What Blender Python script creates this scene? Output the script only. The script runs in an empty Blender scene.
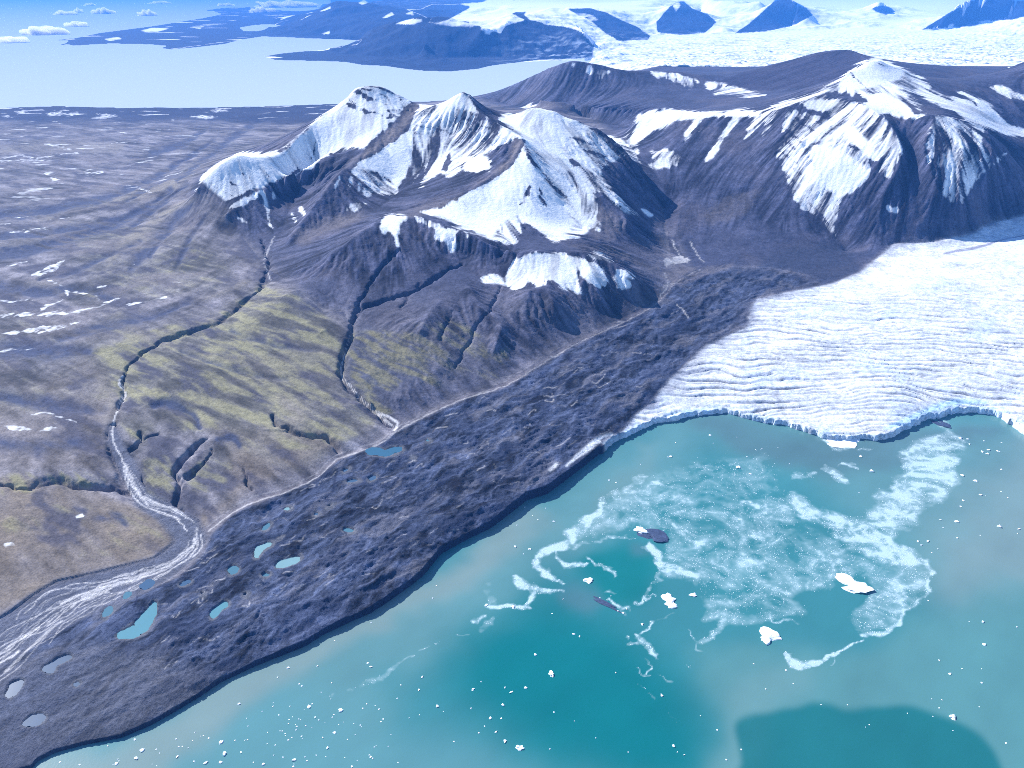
import bpy, math, random, time
import numpy as np
T0 = time.time()
rng = np.random.default_rng(7)
random.seed(7)
f4 = np.float32

# ------------------------------------------------------------------ camera
HC = 1200.0                       # height of the aircraft above the lagoon, metres
FPX = 760.0                       # focal length in pixels of the 1024 px wide frame
TH = math.radians(27.7)
CT, ST = math.cos(TH), math.sin(TH)
TT = math.tan(TH)

def world(px, py, z=None, D=None):
    """the place in the world seen at (px,py), either at a height or at a ground distance"""
    a = (px - 512.0) / FPX
    b = -(py - 384.0) / FPX
    dy = CT + b * ST
    dz = -ST + b * CT
    t = (D / dy) if z is None else (z - HC) / dz
    return (a * t, dy * t, HC + dz * t)

def project(x, y, z):
    zc = y * CT - (z - HC) * ST
    yc = y * ST + (z - HC) * CT
    return 512.0 + FPX * x / zc, 384.0 - FPX * yc / zc

# ------------------------------------------------------------------ grid (fan of the land, finer near, coarser far)
R00 = HC * TT                     # fan origin lies this far behind the camera
DS = 0.0016
S0 = -0.80
NI = 1001
RA, RB, RC = 1380.0, 15630.0, 95000.0
NJA = int(math.log(RB / RA) / DS)
NJB = int(math.log(RC / RB) / (2 * DS))
NJ = NJA + NJB
jj = np.arange(NJ)
R = np.where(jj <= NJA, RA * np.exp(DS * jj), RA * np.exp(DS * NJA) * np.exp(2 * DS * (jj - NJA)))
RBx = RA * math.exp(DS * NJA)
S = S0 + DS * np.arange(NI)
GY = (np.repeat(R[:, None], NI, 1) - R00).astype(f4)
GX = (R[:, None] * S[None, :]).astype(f4)
CELL = (R * DS).astype(f4)[:, None]
SH = (NJ, NI)

def to_ij(x, y):
    r = np.maximum(np.asarray(y, float) + R00, 1.0)
    i = (np.asarray(x, float) / r - S0) / DS
    j = np.where(r <= RBx, np.log(r / RA) / DS, NJA + np.log(r / RBx) / (2 * DS))
    return i, j

# ------------------------------------------------------------------ noise
def _hash(ix, iy, seed):
    h = (ix.astype(np.uint32) * np.uint32(374761393) + iy.astype(np.uint32) * np.uint32(668265263) + np.uint32(seed * 974711 + 17))
    h = (h ^ (h >> np.uint32(13))) * np.uint32(1274126177)
    h = h ^ (h >> np.uint32(16))
    return h
_ang = np.linspace(0, 2 * math.pi, 256, endpoint=False)
_GXT, _GYT = np.cos(_ang).astype(f4), np.sin(_ang).astype(f4)

def perlin(x, y, seed=0):
    x0 = np.floor(x); y0 = np.floor(y)
    fx = (x - x0).astype(f4); fy = (y - y0).astype(f4)
    ix = x0.astype(np.int32); iy = y0.astype(np.int32)
    def g(dx, dy):
        k = (_hash(ix + dx, iy + dy, seed) & np.uint32(255)).astype(np.int32)
        return _GXT[k] * (fx - dx) + _GYT[k] * (fy - dy)
    u = fx * fx * fx * (fx * (fx * 6 - 15) + 10)
    v = fy * fy * fy * (fy * (fy * 6 - 15) + 10)
    a = g(0, 0); b = g(1, 0); c = g(0, 1); d = g(1, 1)
    p = a + u * (b - a); q = c + u * (d - c)
    return ((p + v * (q - p)) * 1.5).astype(f4)

def fbm(x, y, wl, octv=4, gain=0.5, seed=0):
    s = 0; a = 1.0; n = 0
    for o in range(octv):
        s = s + a * perlin(x / wl + 13.7 * o, y / wl - 7.3 * o, seed + o)
        n += a; a *= gain; wl *= 0.5
    return s / n * 1.4

def ridged(x, y, wl, octv=4, gain=0.5, seed=0):
    s = 0; a = 1.0; n = 0
    for o in range(octv):
        s = s + a * (1 - 2 * np.abs(perlin(x / wl + 5.1 * o, y / wl + 3.3 * o, seed + o)))
        n += a; a *= gain; wl *= 0.5
    return s / n

def sst(a, b, x):
    t = np.clip((x - a) / (b - a), 0, 1)
    return t * t * (3 - 2 * t)

# ------------------------------------------------------------------ rasters
RS = 2
PX0, PY0, PX1, PY1 = -110, -50, 1134, 812
RW, RH = (PX1 - PX0) * RS, (PY1 - PY0) * RS

def fill(pts, w, h, out, val=1.0):
    p = np.asarray(pts, float)
    q = np.roll(p, -1, 0)
    ya, yb = int(max(0, math.floor(p[:, 1].min()))), int(min(h - 1, math.ceil(p[:, 1].max())))
    if yb < ya: return out
    acc = np.zeros((yb - ya + 1, w + 1), np.int8)
    for (x1, y1), (x2, y2) in zip(p, q):
        if y1 == y2: continue
        if y1 > y2: x1, y1, x2, y2 = x2, y2, x1, y1
        r = np.arange(max(ya, math.ceil(y1 - 0.5)), min(yb, math.ceil(y2 - 0.5) - 1) + 1)
        if not len(r): continue
        xs = x1 + (r + 0.5 - y1) * (x2 - x1) / (y2 - y1)
        c = np.clip(np.ceil(xs - 0.5), 0, w).astype(int)
        np.add.at(acc, (r - ya, c), 1)
    m = (np.cumsum(acc, 1) & 1)[:, :w].astype(bool)
    sub = out[ya:yb + 1]
    sub[m] = np.maximum(sub[m], val) if val > 0 else 0
    return out

def smooth_line(pts, n=4, closed=False):
    """Catmull-Rom through the points"""
    p = np.asarray(pts, float)
    if len(p) < 3: return p
    if closed: p = np.vstack([p[-1], p, p[0], p[1]])
    else: p = np.vstack([2 * p[0] - p[1], p, 2 * p[-1] - p[-2]])
    o = []
    for k in range(1, len(p) - 2):
        for t in np.arange(n) / n:
            o.append(0.5 * (2 * p[k] + (p[k + 1] - p[k - 1]) * t + (2 * p[k - 1] - 5 * p[k] + 4 * p[k + 1] - p[k + 2]) * t * t
                            + (3 * p[k] - p[k - 1] - 3 * p[k + 1] + p[k + 2]) * t ** 3))
    if not closed: o.append(p[-2])
    return np.array(o)

def blur(m, r, it=2):
    r = int(round(r))
    if r < 1: return m
    for _ in range(it):
        for ax in (0, 1):
            pad = [(0, 0), (0, 0)]; pad[ax] = (r + 1, r)
            c = np.cumsum(np.pad(m, pad, mode='edge').astype(np.float64), axis=ax)
            n = m.shape[ax]; k = 2 * r + 1
            m = ((c[k:k + n] - c[:n]) if ax == 0 else (c[:, k:k + n] - c[:, :n])) / k
    return m.astype(f4)

def new(): return np.zeros((RH, RW), f4)
def rpt(p): return (np.asarray(p, float)[:, :2] - [PX0, PY0]) * RS
def polys(lst, val=1.0, out=None, smooth=False):
    o = new() if out is None else out
    for p in lst:
        q = rpt(p)
        if smooth: q = smooth_line(q, 4, True)
        fill(q, RW, RH, o, val)
    return o
def stroke(out, pts, w, val=1.0, soft=0.5, sm=True):
    """w: width in pixels, a number or one per point"""
    p = np.asarray(pts, float)[:, :2]
    w = np.atleast_1d(np.asarray(w, float)); ws = np.interp(np.linspace(0, 1, len(p)), np.linspace(0, 1, len(w)), w)
    q = np.column_stack([p, ws])
    if sm and len(q) > 2: q = smooth_line(q, 4)
    q = q.copy(); q[:, :2] = (q[:, :2] - [PX0, PY0]) * RS; q[:, 2] *= RS * 0.5
    for (x1, y1, w1), (x2, y2, w2) in zip(q[:-1], q[1:]):
        m = max(w1, w2) + 2
        a, b = int(max(0, min(x1, x2) - m)), int(min(RW, max(x1, x2) + m + 1))
        c, d = int(max(0, min(y1, y2) - m)), int(min(RH, max(y1, y2) + m + 1))
        if b <= a or d <= c: continue
        X, Y = np.meshgrid(np.arange(a, b), np.arange(c, d))
        L = (x2 - x1) ** 2 + (y2 - y1) ** 2 + 1e-9
        t = np.clip(((X - x1) * (x2 - x1) + (Y - y1) * (y2 - y1)) / L, 0, 1)
        dd = np.hypot(X - x1 - t * (x2 - x1), Y - y1 - t * (y2 - y1))
        ww = w1 + t * (w2 - w1)
        v = val * np.clip((ww - dd) / np.maximum(ww * soft, 0.7) + 0.15, 0, 1)
        s = out[c:d, a:b]
        np.maximum(s, v.astype(f4), out=s)
    return out
def blob(out, x, y, rx, ry, val=1.0, ang=0):
    t = np.linspace(0, 2 * math.pi, 14, endpoint=False)
    c, s = math.cos(ang), math.sin(ang)
    r = 1 + 0.2 * np.sin(3 * t + x) + 0.12 * np.sin(5 * t + y)
    X, Y = rx * r * np.cos(t), ry * r * np.sin(t)
    return polys([np.column_stack([x + X * c - Y * s, y + X * s + Y * c])], val, out)
def sample(m, px, py):
    x = np.clip((px - PX0) * RS - 0.5, 0, RW - 1.01); y = np.clip((py - PY0) * RS - 0.5, 0, RH - 1.01)
    ix = x.astype(np.int32); iy = y.astype(np.int32)
    fx = (x - ix).astype(f4); fy = (y - iy).astype(f4)
    return (m[iy, ix] * (1 - fx) + m[iy, ix + 1] * fx) * (1 - fy) + (m[iy + 1, ix] * (1 - fx) + m[iy + 1, ix + 1] * fx) * fy

# ================================================================== the lie of the land
# shore of the lagoon: pixel, pixel, height of the bank or ice front there
SHORE = [(-60,800,4),(0,776,4),(33,768,5),(37,762,5),(55,753,5),(85,745,6),(122,738,7),(150,726,8),(175,712,8),(200,697,9),(220,683,10),(256,666,11),
 (281,656,13),(306,646,13),(323,635,14),(348,623,13),(371,613,13),(391,600,13),(408,588,13),(423,576,15),(441,554,17),(468,539,17),
 (491,528,18),(512,512,20),(527,500,20),(547,494,22),(562,483,22),(579,470,20),(597,456,20),(612,444,19),(632,434,17),(652,425,15),(672,420,14),
 (692,416,14),(707,415,13),(727,413,12),(737,416,12),(752,420,12),(768,423,13),(783,426,15),(803,432,14),(822,439,15),(838,440,14),(855,439,14),(868,439,15),(876,441,16),
 (888,439,16),(905,430,16),(928,421,16),(948,415,16),(968,413,16),(985,413,16),(1000,418,18),(1015,428,20),(1026,436,22),(1060,452,22),(1120,470,22)]
LAKE = [(p[0], p[1]) for p in SHORE] + [(1134, 480), (1134, 812), (-110, 812), (-110, 812)]

lines = []      # (points as (x,y,z), closed)
def ln(*pts, sm=True):
    """points are (px,py,z) with z < 1000 or (px,py,D) with D >= 1500"""
    w = []
    for p in pts:
        w.append(world(p[0], p[1], D=p[2]) if p[2] >= 1500 else world(p[0], p[1], z=p[2]))
    lines.append((np.array(w), sm))
    return w
def lnw(*pts): lines.append((np.array(pts, float), True))

# lagoon banks
SW = [world(p[0], p[1], z=0) for p in SHORE]
lines.append((np.array([(w[0], w[1], p[2]) for w, p in zip(SW, SHORE)]), False))
# bed below the lagoon keeps level
# --- moraine tops
ln((0,735,7),(100,705,11),(200,650,17),(300,610,20),(400,550,23),(470,500,28),(540,450,30),(600,410,34),(650,370,42),(700,330,52),(740,300,62))
ln((-80,720,5),(0,690,7),(80,640,11),(150,600,15),(230,560,18),(310,510,22),(380,470,26),(450,430,31),(520,400,36),(600,355,46),(660,310,60),(720,275,74))
# --- marginal stream and braided river
STREAM_M = [(700,268,84),(684,276,76),(672,285,64),(667,292,60),(654,304,56),(632,317,52),(599,332,46),(559,352,42),(506,384,35),(463,398,30),(431,412,27),(396,430,24),(378,443,22),(338,458,20),(316,477,19),(282,492,17),(256,500,16),(232,512,15),(208,530,14)]
ln(*STREAM_M)
RIVER = [(240,305,105),(215,322,98),(165,340,84),(140,355,76),(128,368,70),(122,380,66),(123,395,60),(118,408,56),(113,425,50),(113,440,44),(122,460,34),(132,485,24),(148,505,18),(180,515,15),(198,528,14),(196,545,12),(178,562,10),(140,578,8),(90,596,7),(50,618,6),(0,650,5),(-90,700,4)]
ln((268,268,140),(262,285,122),*RIVER)
# --- the plain
ln((-100,560,22),(0,560,21),(60,545,23),(120,530,22),(160,535,19))
ln((-100,470,42),(0,470,40),(60,465,42),(95,455,46))
ln((-100,390,52),(0,390,52),(60,385,56),(100,385,64))
ln((-100,300,58),(0,300,60),(80,300,72),(150,295,95),(215,285,125))
ln((-100,220,60),(0,220,62),(80,222,85),(120,220,100))
ln((-100,165,48),(0,165,48),(80,165,62),(130,168,82))
ln((-100,130,30),(0,130,30),(100,130,40),(180,130,60),(240,128,80),(290,124,80))
ln((-150,108,3),(0,108,3),(60,107,3),(200,108,3),(330,105,3),(400,103,3),(440,101,3),(475,98,3),(520,85,3),(560,76,3))
ln((330,104,12000),(420,108,10500),(520,112,8800))
ln((150,400,66),(200,380,78),(250,350,98),(300,325,118),(325,312,130))
ln((145,460,44),(200,440,48),(260,430,50),(320,415,54),(370,400,62))
ln((210,500,24),(260,480,28),(330,445,36),(375,428,36))
ln((280,300,150),(300,290,170),(330,300,150))
ln((395,400,52),(430,375,72),(470,335,108))
ln((420,330,140),(440,300,170))
# --- V2, the middle stream
ln((470,258,205),(460,263,195),(440,274,180),(418,288,165),(395,296,152),(365,305,138),(355,315,126),(350,335,108),(343,360,86),(341,374,76),(355,392,58),(375,412,38),(392,426,25))
ln((399,248,250),(382,266,205),(366,290,160),(357,308,138))
ln((322,332,120),(335,320,125),(352,312,130))
# --- left stream to the cirque
ln((300,200,225),(288,222,185),(280,238,165),(272,252,150),(268,268,140))
# --- main massif
ln((186,203,150),(194,193,3800),(203,179,3820),(215,165,3850),(235,153,3930),(250,155,3950),(268,156,3980),(284,153,4050),(300,135,4240),(325,113,4450),(345,98,4620),(353,88,4640),(365,83,4650),(378,84,4640),(395,93,4620),(408,99,4600),(416,106,4550),(434,105,4480),(448,98,4440),(461,89,4400),(468,94,4390),(483,106,4370),(491,111,4350),(500,119,4350),(513,117,4350),(522,110,4350),(531,105,4350),(546,108,4330),(560,114,4310),(572,119,4290),(593,127,4250),(608,136,4200),(622,147,4150),(632,160,4080),(645,180,3980),(655,203,3880))
ln((226,214,3560),(246,200,3670),(264,188,3760),(290,174,3870),(312,163,3960),(330,152,4060))
ln((150,215,120),(180,226,150),(205,228,185),(226,232,172),(240,243,160),(254,252,152),(268,260,146))
ln((150,185,105),(170,172,105),(200,158,110),(240,146,105),(290,132,95))
# spur A-B (scree rib)
ln((413,104,4560),(400,122,4350),(388,138,4180),(370,152,4020),(352,163,3900),(338,175,3750),(322,195,3600),(302,222,3420),(290,240,3300))
# cirque under peak A
ln((338,152,4130),(316,178,290),(300,200,225))
# gully between the ribs
ln((432,135,4230),(425,160,4020),(412,180,3900),(395,200,3720),(370,215,260),(340,226,225),(310,240,190),(285,252,165),(270,262,146))
# rib B with the brown crest
ln((468,94,4390),(480,112,4250),(498,125,4130),(515,134,4020),(522,139,3960),(514,157,3820),(500,168,3730),(485,180,3620),(465,192,3520),(445,202,3440),(420,210,3350),(395,216,3270),(375,224,3180),(350,240,3050),(320,262,2950),(295,280,2900))
# snow bowl below rib B
ln((452,135,4230),(455,160,3990),(445,180,3780),(425,195,3620))
# col under rib and apron floor
ln((505,122,4280),(522,132,4130),(540,150,3960),(556,170,3800),(566,190,3680),(575,215,3520),(582,236,3380))
ln((522,139,3960),(530,160,3790),(537,185,3600),(530,208,3430),(519,225,3320))
ln((487,200,3480),(480,218,3340),(492,236,3200))
# peak C ribs
ln((546,108,4330),(562,135,4120),(585,160,3950),(605,180,3800),(620,205,3600),(627,225,3440))
ln((560,148,4020),(590,178,3790),(603,200,3620),(600,225,3420))
# shelf and valley behind the snow patch
ln((381,217,3240),(395,218,3230),(420,218,3240),(440,222,3200),(458,230,3130),(480,240,3060),(496,246,3030),(512,252,3000))
ln((500,258,205),(512,252,215))
ln((560,240,240),(585,242,225),(610,246,190),(632,250,150),(655,262,105),(680,272,80))
# the snow patch hill
ln((496,268,2950),(512,260,2960),(527,254,2980),(540,251,3000),(560,252,3000),(580,252,3010),(600,256,3000),(618,265,2960),(636,280,2900),(652,298,65))
ln((508,275,2900),(505,300,2720),(500,330,120),(490,360,68))
ln((545,272,2890),(552,300,155),(560,330,80))
ln((590,270,2890),(600,295,135),(612,318,66))
ln((530,290,175),(520,325,110),(515,360,55))
ln((470,285,190),(478,310,150),(470,345,92),(455,380,50))
# --- valley between the massifs
ln((596,128,5600),(615,138,4900),(630,152,4550),(640,165,4300),(655,195,3990),(662,215,140),(666,240,105),(680,258,85),(690,268,80))
ln((560,118,6300),(596,124,5900),(640,132,5300))
# --- right massif
ln((628,150,4700),(632,138,4800),(640,116,4950),(655,113,4950),(680,112,4900),(720,114,4800),(760,112,4700),(775,110,4600),(787,107,4560),(800,102,4600),(820,94,4700),(838,82,4900),(850,72,5050),(862,64,5180),(876,58,5250),(890,64,5250),(903,70,5250),(918,76,5300),(926,77,5500),(960,80,6000),(990,75,6000),(1024,62,5800),(1070,48,5600))
ln((700,120,4750),(690,160,4350),(682,200,3950),(676,235,125))
ln((735,118,4720),(722,170,4200),(712,215,3800),(705,250,95))
ln((787,107,4560),(784,125,4400),(778,142,4280),(776,155,4180),(786,172,4040),(797,195,3880),(810,215,3760),(825,232,3650),(838,243,3570),(846,256,3480))
ln((750,125,4600),(752,165,4200),(760,210,3830),(765,250,105))
ln((800,140,4200),(815,165,3980),(835,195,3800),(848,215,3680))
ln((830,112,4480),(835,135,4200),(840,160,3980),(848,190,3800),(856,220,3640))
ln((838,98,4600),(855,102,4480),(868,106,4380),(885,115,4300),(905,118,4260),(920,117,4250),(935,115,4250),(951,118,4250),(966,121,4260),(984,127,4310),(1003,134,4390),(1024,139,4470),(1080,150,4450))
ln((868,106,4380),(888,122,4180),(898,138,4040),(902,155,3920),(896,172,3820),(886,190,3740),(880,212,3640),(885,240,3510))
ln((935,115,4250),(930,130,4080),(924,146,3960),(930,165,3830),(940,190,3700))
ln((960,128,4150),(963,150,3950),(962,175,3790),(958,200,3660))
ln((988,130,4200),(992,150,4000),(985,175,3850))
ln((905,125,4190),(910,150,4020),(915,190,3760),(918,225,3580))
# peak D hollow and the snow valley
ln((878,85,4900),(885,98,4620),(893,110,4380))
ln((915,92,4900),(934,97,4800),(953,104,4700),(975,112,4600),(1000,126,4650),(1024,134,4640),(1070,145,4600))
ln((935,108,4480),(950,113,4400))
ln((900,82,5000),(910,100,4600),(920,108,4450))
# glacier margin along the foot
MARG = [(670,380,40),(687,364,46),(704,347,52),(732,334,56),(748,327,60),(751,309,70),(758,298,76),(768,297,78),(800,290,82),(836,283,84),(861,272,88),(886,252,98),(893,247,100),(923,246,102),(948,243,106),(975,236,112),(993,227,118),(1024,219,124),(1080,205,135)]
ln(*MARG)
# glacier surface
ln((690,396,22),(760,400,25),(830,408,27),(880,410,29),(930,396,31),(1000,394,34),(1080,410,38))
ln((760,360,50),(850,350,58),(950,345,66),(1080,345,74))
ln((820,310,82),(900,290,98),(1000,270,112),(1080,262,122))
# --- middle brown ridge
ln((455,99,8200),(475,96,8000),(495,92,7800),(512,85,7400),(530,77,7100),(545,70,6900),(560,64,6800),(575,61,6750),(600,65,6700),(625,70,6700),(660,71,6750),(690,73,6700),(715,82,6500),(740,88,6300),(765,91,6000),(790,92,5700),(815,88,5450),(840,78,5200))
ln((705,84,7400),(717,81,7300),(740,72,7200),(765,66,7000),(790,60,6900),(820,52,6800),(850,50,6700),(862,57,6400),(870,62,5900))
ln((690,90,6300),(715,98,5900),(745,101,5500),(775,101,5200))
ln((540,100,6300),(580,104,6100),(620,108,5800),(660,108,5600))
ln((500,104,7200),(530,110,6300),(545,114,5800))
# --- sea and big glacier behind
ln((590,60,60),(600,66,70),(640,66,9500),(700,66,9300),(760,66,9200),(850,66,9000),(900,66,9000),(950,68,8800),(1000,66,8700),(1080,60,8700))
ln((600,58,70),(700,50,110),(800,48,150),(900,50,170),(1000,46,190),(1090,45,200))
ln((620,42,140),(700,37,170),(735,34,185),(790,31,200),(860,28,220),(920,30,240),(990,26,260),(1090,22,280))
ln((700,14,300),(720,20,280),(735,20,280))
ln((820,18,290),(850,12,360),(900,18,320),(915,22,290))
# blue mountains
ln((255,34,5),(280,28,30),(300,22,120),(318,11,26000),(333,1,26000),(353,1,26000),(365,5,25500),(385,8,25000),(400,10,24500),(420,16,23500),(440,22,200))
ln((358,40,8),(330,38,12),(290,35,12),(260,34,8),(200,28,10),(140,36,10),(90,39,6))
ln((230,14,8),(262,12,15),(290,14,30),(310,16,80))
ln((330,10,33000),(380,2,36000),(450,-2,38000),(520,-3,40000),(570,1,36000),(600,4,34000))
ln((430,8,30000),(470,8,29000),(520,6,27000),(560,9,24500),(585,8,24000))
ln((358,46,10),(366,38,60),(370,33,17500),(385,28,17200),(400,24,16900),(415,20,16700),(430,20,16600),(455,21,16600),(470,27,16200),(485,31,15900),(500,30,16200),(515,18,17000),(530,11,17600),(538,14,17400),(545,20,17000),(560,22,17000),(575,27,16600),(585,36,15800),(593,46,120),(592,54,40))
ln((275,59,3),(300,55,6),(340,54,8),(370,56,10),(420,58,10),(480,57,12),(520,57,12),(560,57,14),(590,57,30))
ln((425,40,14800),(435,50,120))
ln((590,28,18500),(605,36,17600),(618,43,150))
ln((553,10,23000),(570,9,22500),(590,10,22000),(605,12,21500),(620,20,20800),(635,26,20200),(650,36,165))
ln((605,25,20500),(612,36,18800),(620,41,155))
ln((645,28,20500),(652,20,21500),(662,12,22500),(670,7,23500),(678,3,24000),(688,7,23500),(700,13,22700),(708,19,22000),(716,24,230))
ln((656,33,178),(670,35,175),(690,34,178),(704,33,180))
ln((640,5,27000),(680,-2,32000),(720,2,29000),(760,4,27500))
ln((735,33,188),(748,24,21500),(760,14,22500),(770,6,23500),(778,1,24000),(790,2,24000),(803,7,23200),(812,15,240),(800,23,225),(780,29,205))
ln((871,9,400),(876,5,27000),(884,5,27000),(892,9,400))
ln((922,30,236),(935,24,20500),(948,15,21000),(960,7,21600),(972,1,22200),(985,-1,22500),(1000,0,22500),(1024,4,22000),(1080,2,22000))
ln((925,31,238),(950,27,248),(975,25,255),(1010,19,270),(1060,18,275))
ln((560,-4,60000),(760,-5,60000),(1000,-6,60000),(1120,-6,60000))
ln((820,0,42000),(900,-1,42000),(1000,-4,42000))
# the long low spit
ln((62,41,3),(75,41,6),(100,38,8),(150,36,10),(200,31,12),(240,26,10),(270,22,10))

SEA = [(-110,107.5),(0,108),(20,107.2),(60,106),(100,107.5),(150,108.3),(200,107.6),(260,106.4),(330,104),(400,102),(440,101),(470,100),(505,90),(540,80),(560,74),(590,66),(598,60),(575,60.5),(545,61),(512,63),(490,66),(478,69),(450,71.5),(425,71),(405,69),(385,66),(362,65),(345,62),(320,61),(290,60.5),(275,60),(263,56.5),(280,53.5),(300,51.5),(330,49.5),(345,48.5),(352,46.5),(358,40.5),(340,39),(310,38.6),(285,37.2),(262,36.6),(240,40),(225,44),(195,47.5),(170,49.5),(160,48),(168,46),(150,44.5),(135,44),(110,43.6),(85,45),(74,45.8),(68,44.5),(55,45.6),(66,43),(68,40.6),(52,40.2),(75,38.2),(100,32.8),(150,26.5),(200,18.5),(222,14.2),(212,11),(203,10.6),(216,8.6),(230,7.4),(250,7.2),(263,8.5),(285,10.5),(305,11.5),(316,11),(322,4),(327,-3),(329,-13),(-110,-13)]
SEA2 = [(240,27.5),(256,25),(270,24.2),(290,26.2),(280,28),(256,31),(244,31)]     # inlet behind the spit

pxz, pyz = project(GX, GY, np.zeros(SH, f4))
lake_r = blur(polys([LAKE]), 1, 1)
jag = (pxz > 600) * 1.0
lake = sample(lake_r, pxz + jag * (1.6 * fbm(GX, GY, 24, 3, 0.65, seed=181) + 2.2 * fbm(GX, GY, 90, 2, seed=183)), pyz + jag * (1.5 * fbm(GX, GY, 20, 3, 0.7, seed=182) + 1.5 * fbm(GX, GY, 80, 2, seed=184))) * (GY < 4200)
sea_r = blur(polys([SEA, SEA2]), 1, 1)
sea = sample(sea_r, pxz, pyz) * (GY > 6500)
sea = np.where((GY > 60000) & (pxz < 330), 1.0, sea)

# ---- membrane through ridges, streams and shores (harmonic between the lines)
cz = np.zeros(SH, np.float64); cn = np.zeros(SH, np.float64)
for pts, sm in lines:
    q = smooth_line(pts, 6) if (sm and len(pts) > 2) else pts
    i, j = to_ij(q[:, 0], q[:, 1])
    z = q[:, 2]
    for k in range(len(q) - 1):
        n = int(max(abs(i[k + 1] - i[k]), abs(j[k + 1] - j[k])) * 1.5) + 2
        t = np.linspace(0, 1, n)
        a = np.rint(i[k] + t * (i[k + 1] - i[k])).astype(int); b = np.rint(j[k] + t * (j[k + 1] - j[k])).astype(int)
        ok = (a >= 0) & (a < NI) & (b >= 0) & (b < NJ)
        np.add.at(cz, (b[ok], a[ok]), (z[k] + t * (z[k + 1] - z[k]))[ok]); np.add.at(cn, (b[ok], a[ok]), 1.0)
has = cn > 0
cz[has] /= cn[has]
cn = has.astype(float)
m = (sea > 0.6) & ~has
cz[m] = -15.0; cn[m] = 1.0

def solve(cz, cn):
    h, w = cz.shape
    if min(h, w) > 12:
        H2, W2 = (h + 1) // 2 * 2, (w + 1) // 2 * 2
        a = np.zeros((H2, W2)); a[:h, :w] = cz * cn
        b = np.zeros((H2, W2)); b[:h, :w] = cn
        s = lambda q: q.reshape(H2 // 2, 2, W2 // 2, 2).sum((1, 3))
        A, B = s(a), s(b)
        u = solve(np.where(B > 0, A / np.maximum(B, 1e-9), 0), (B > 0).astype(float))
        v = np.repeat(np.repeat(u, 2, 0), 2, 1)[:h, :w]
        it = 60 if h * w < 4e5 else 36
    else:
        v = np.full((h, w), (cz * cn).sum() / max(cn.sum(), 1)); it = 200
    fx = cn > 0
    cf = cz.astype(f4); v = v.astype(f4)
    v[fx] = cf[fx]
    for _ in range(it):
        p = np.pad(v, 1, mode='edge')
        n = (p[:-2, 1:-1] + p[2:, 1:-1] + p[1:-1, :-2] + p[1:-1, 2:]) * 0.25
        n[fx] = cf[fx]
        v = n
    return v
base = solve(cz, cn)
print('solved', time.time() - T0)

# ------------------------------------------------------------------ plan masks of the big regions
def plan(pts, out=None):
    w = [world(p[0], p[1], D=p[2]) if p[2] >= 1500 else world(p[0], p[1], z=p[2]) for p in pts]
    i, j = to_ij([q[0] for q in w], [q[1] for q in w])
    o = np.zeros(SH, f4) if out is None else out
    return fill(np.column_stack([i, j]), NI, NJ, o, 1.0)

r_main = plan([(195,212,160),(228,222,168),(250,245,165),(268,268,140),(283,278,150),(300,292,165),(325,312,132),(345,312,132),(352,330,112),(343,360,86),(342,376,74),(358,394,58),(378,414,38),(396,428,26),(431,411,28),(463,397,31),(506,383,36),(559,351,43),(599,331,47),(632,316,53),(654,303,57),(668,290,62),(672,284,66),(682,274,78),(672,262,88),(668,240,106),(664,215,140),(655,195,3990),(640,165,4300),(630,152,4550),(615,138,4900),(600,132,5100),(520,125,5400),(460,112,5600),(365,108,5900),(300,120,5900),(262,135,5400),(225,160,4800),(200,190,4300),(190,200,4100)])
r_right = plan([(672,284,66),(690,270,80),(676,235,125),(664,215,140),(655,195,3990),(640,165,4300),(630,152,4550),(615,138,4900),(660,108,5600),(745,101,5500),(800,97,5350),(840,78,5200),(855,70,5600),(880,66,6300),(930,72,7200),(1000,70,7600),(1134,60,7600),(1134,200,135),(1080,204,135),(1024,218,125),(993,226,119),(975,235,113),(948,242,107),(923,245,103),(893,246,101),(886,251,99),(861,271,89),(836,282,85),(800,289,83),(768,296,79),(757,297,77),(745,285,78),(715,275,78)])
r_ridge = plan([(455,101,8600),(480,103,7400),(520,112,6400),(560,118,6300),(596,124,5900),(620,138,4950),(660,108,5600),(745,101,5500),(800,97,5350),(840,78,5200),(855,70,5600),(880,66,6300),(900,66,8000),(800,64,9000),(700,66,9200),(640,66,9200),(590,66,9400),(540,80,9400),(480,97,9400)])
r_ridge *= (1 - r_right) * (1 - r_main)
r_glac = plan([(600,440,22),(622,430,26),(636,413,30),(652,400,34),*MARG[0:], (1160,190,145),(1180,520,40),(1100,500,0),(960,430,0),(870,460,0),(760,440,0),(640,445,0),(606,452,0)])
r_mor = plan([(-140,760,2),(-100,702,4),(0,666,5),(40,640,6),(80,618,7),(130,598,8),(180,578,11),(205,552,14),(212,534,15),(232,514,16),(256,502,17),(282,494,18),(316,479,20),(338,460,21),(378,445,23),(396,432,25),(431,414,28),(463,400,31),(506,386,36),(559,354,43),(599,334,47),(632,319,53),(654,306,57),(667,294,61),(676,284,66),(690,272,79),(722,266,85),(770,267,90),(808,274,88),(824,285,84),(800,290,82),(768,297,78),(758,298,76),(751,309,70),(748,327,60),(732,334,56),(704,347,52),(687,364,46),(670,380,40),(652,400,34),(636,413,30),(622,430,26),(600,440,22),(612,460,0),(500,535,0),(400,610,0),(250,690,0),(50,780,0)])
r_mor *= (1 - r_glac)
r_right *= (1 - r_mor)
r_bed = plan([(108,424,50),(109,445,42),(116,462,34),(124,478,26),(128,486,22),(143,486,22),(141,472,26),(134,458,34),(124,443,43),(118,425,50)])
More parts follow.
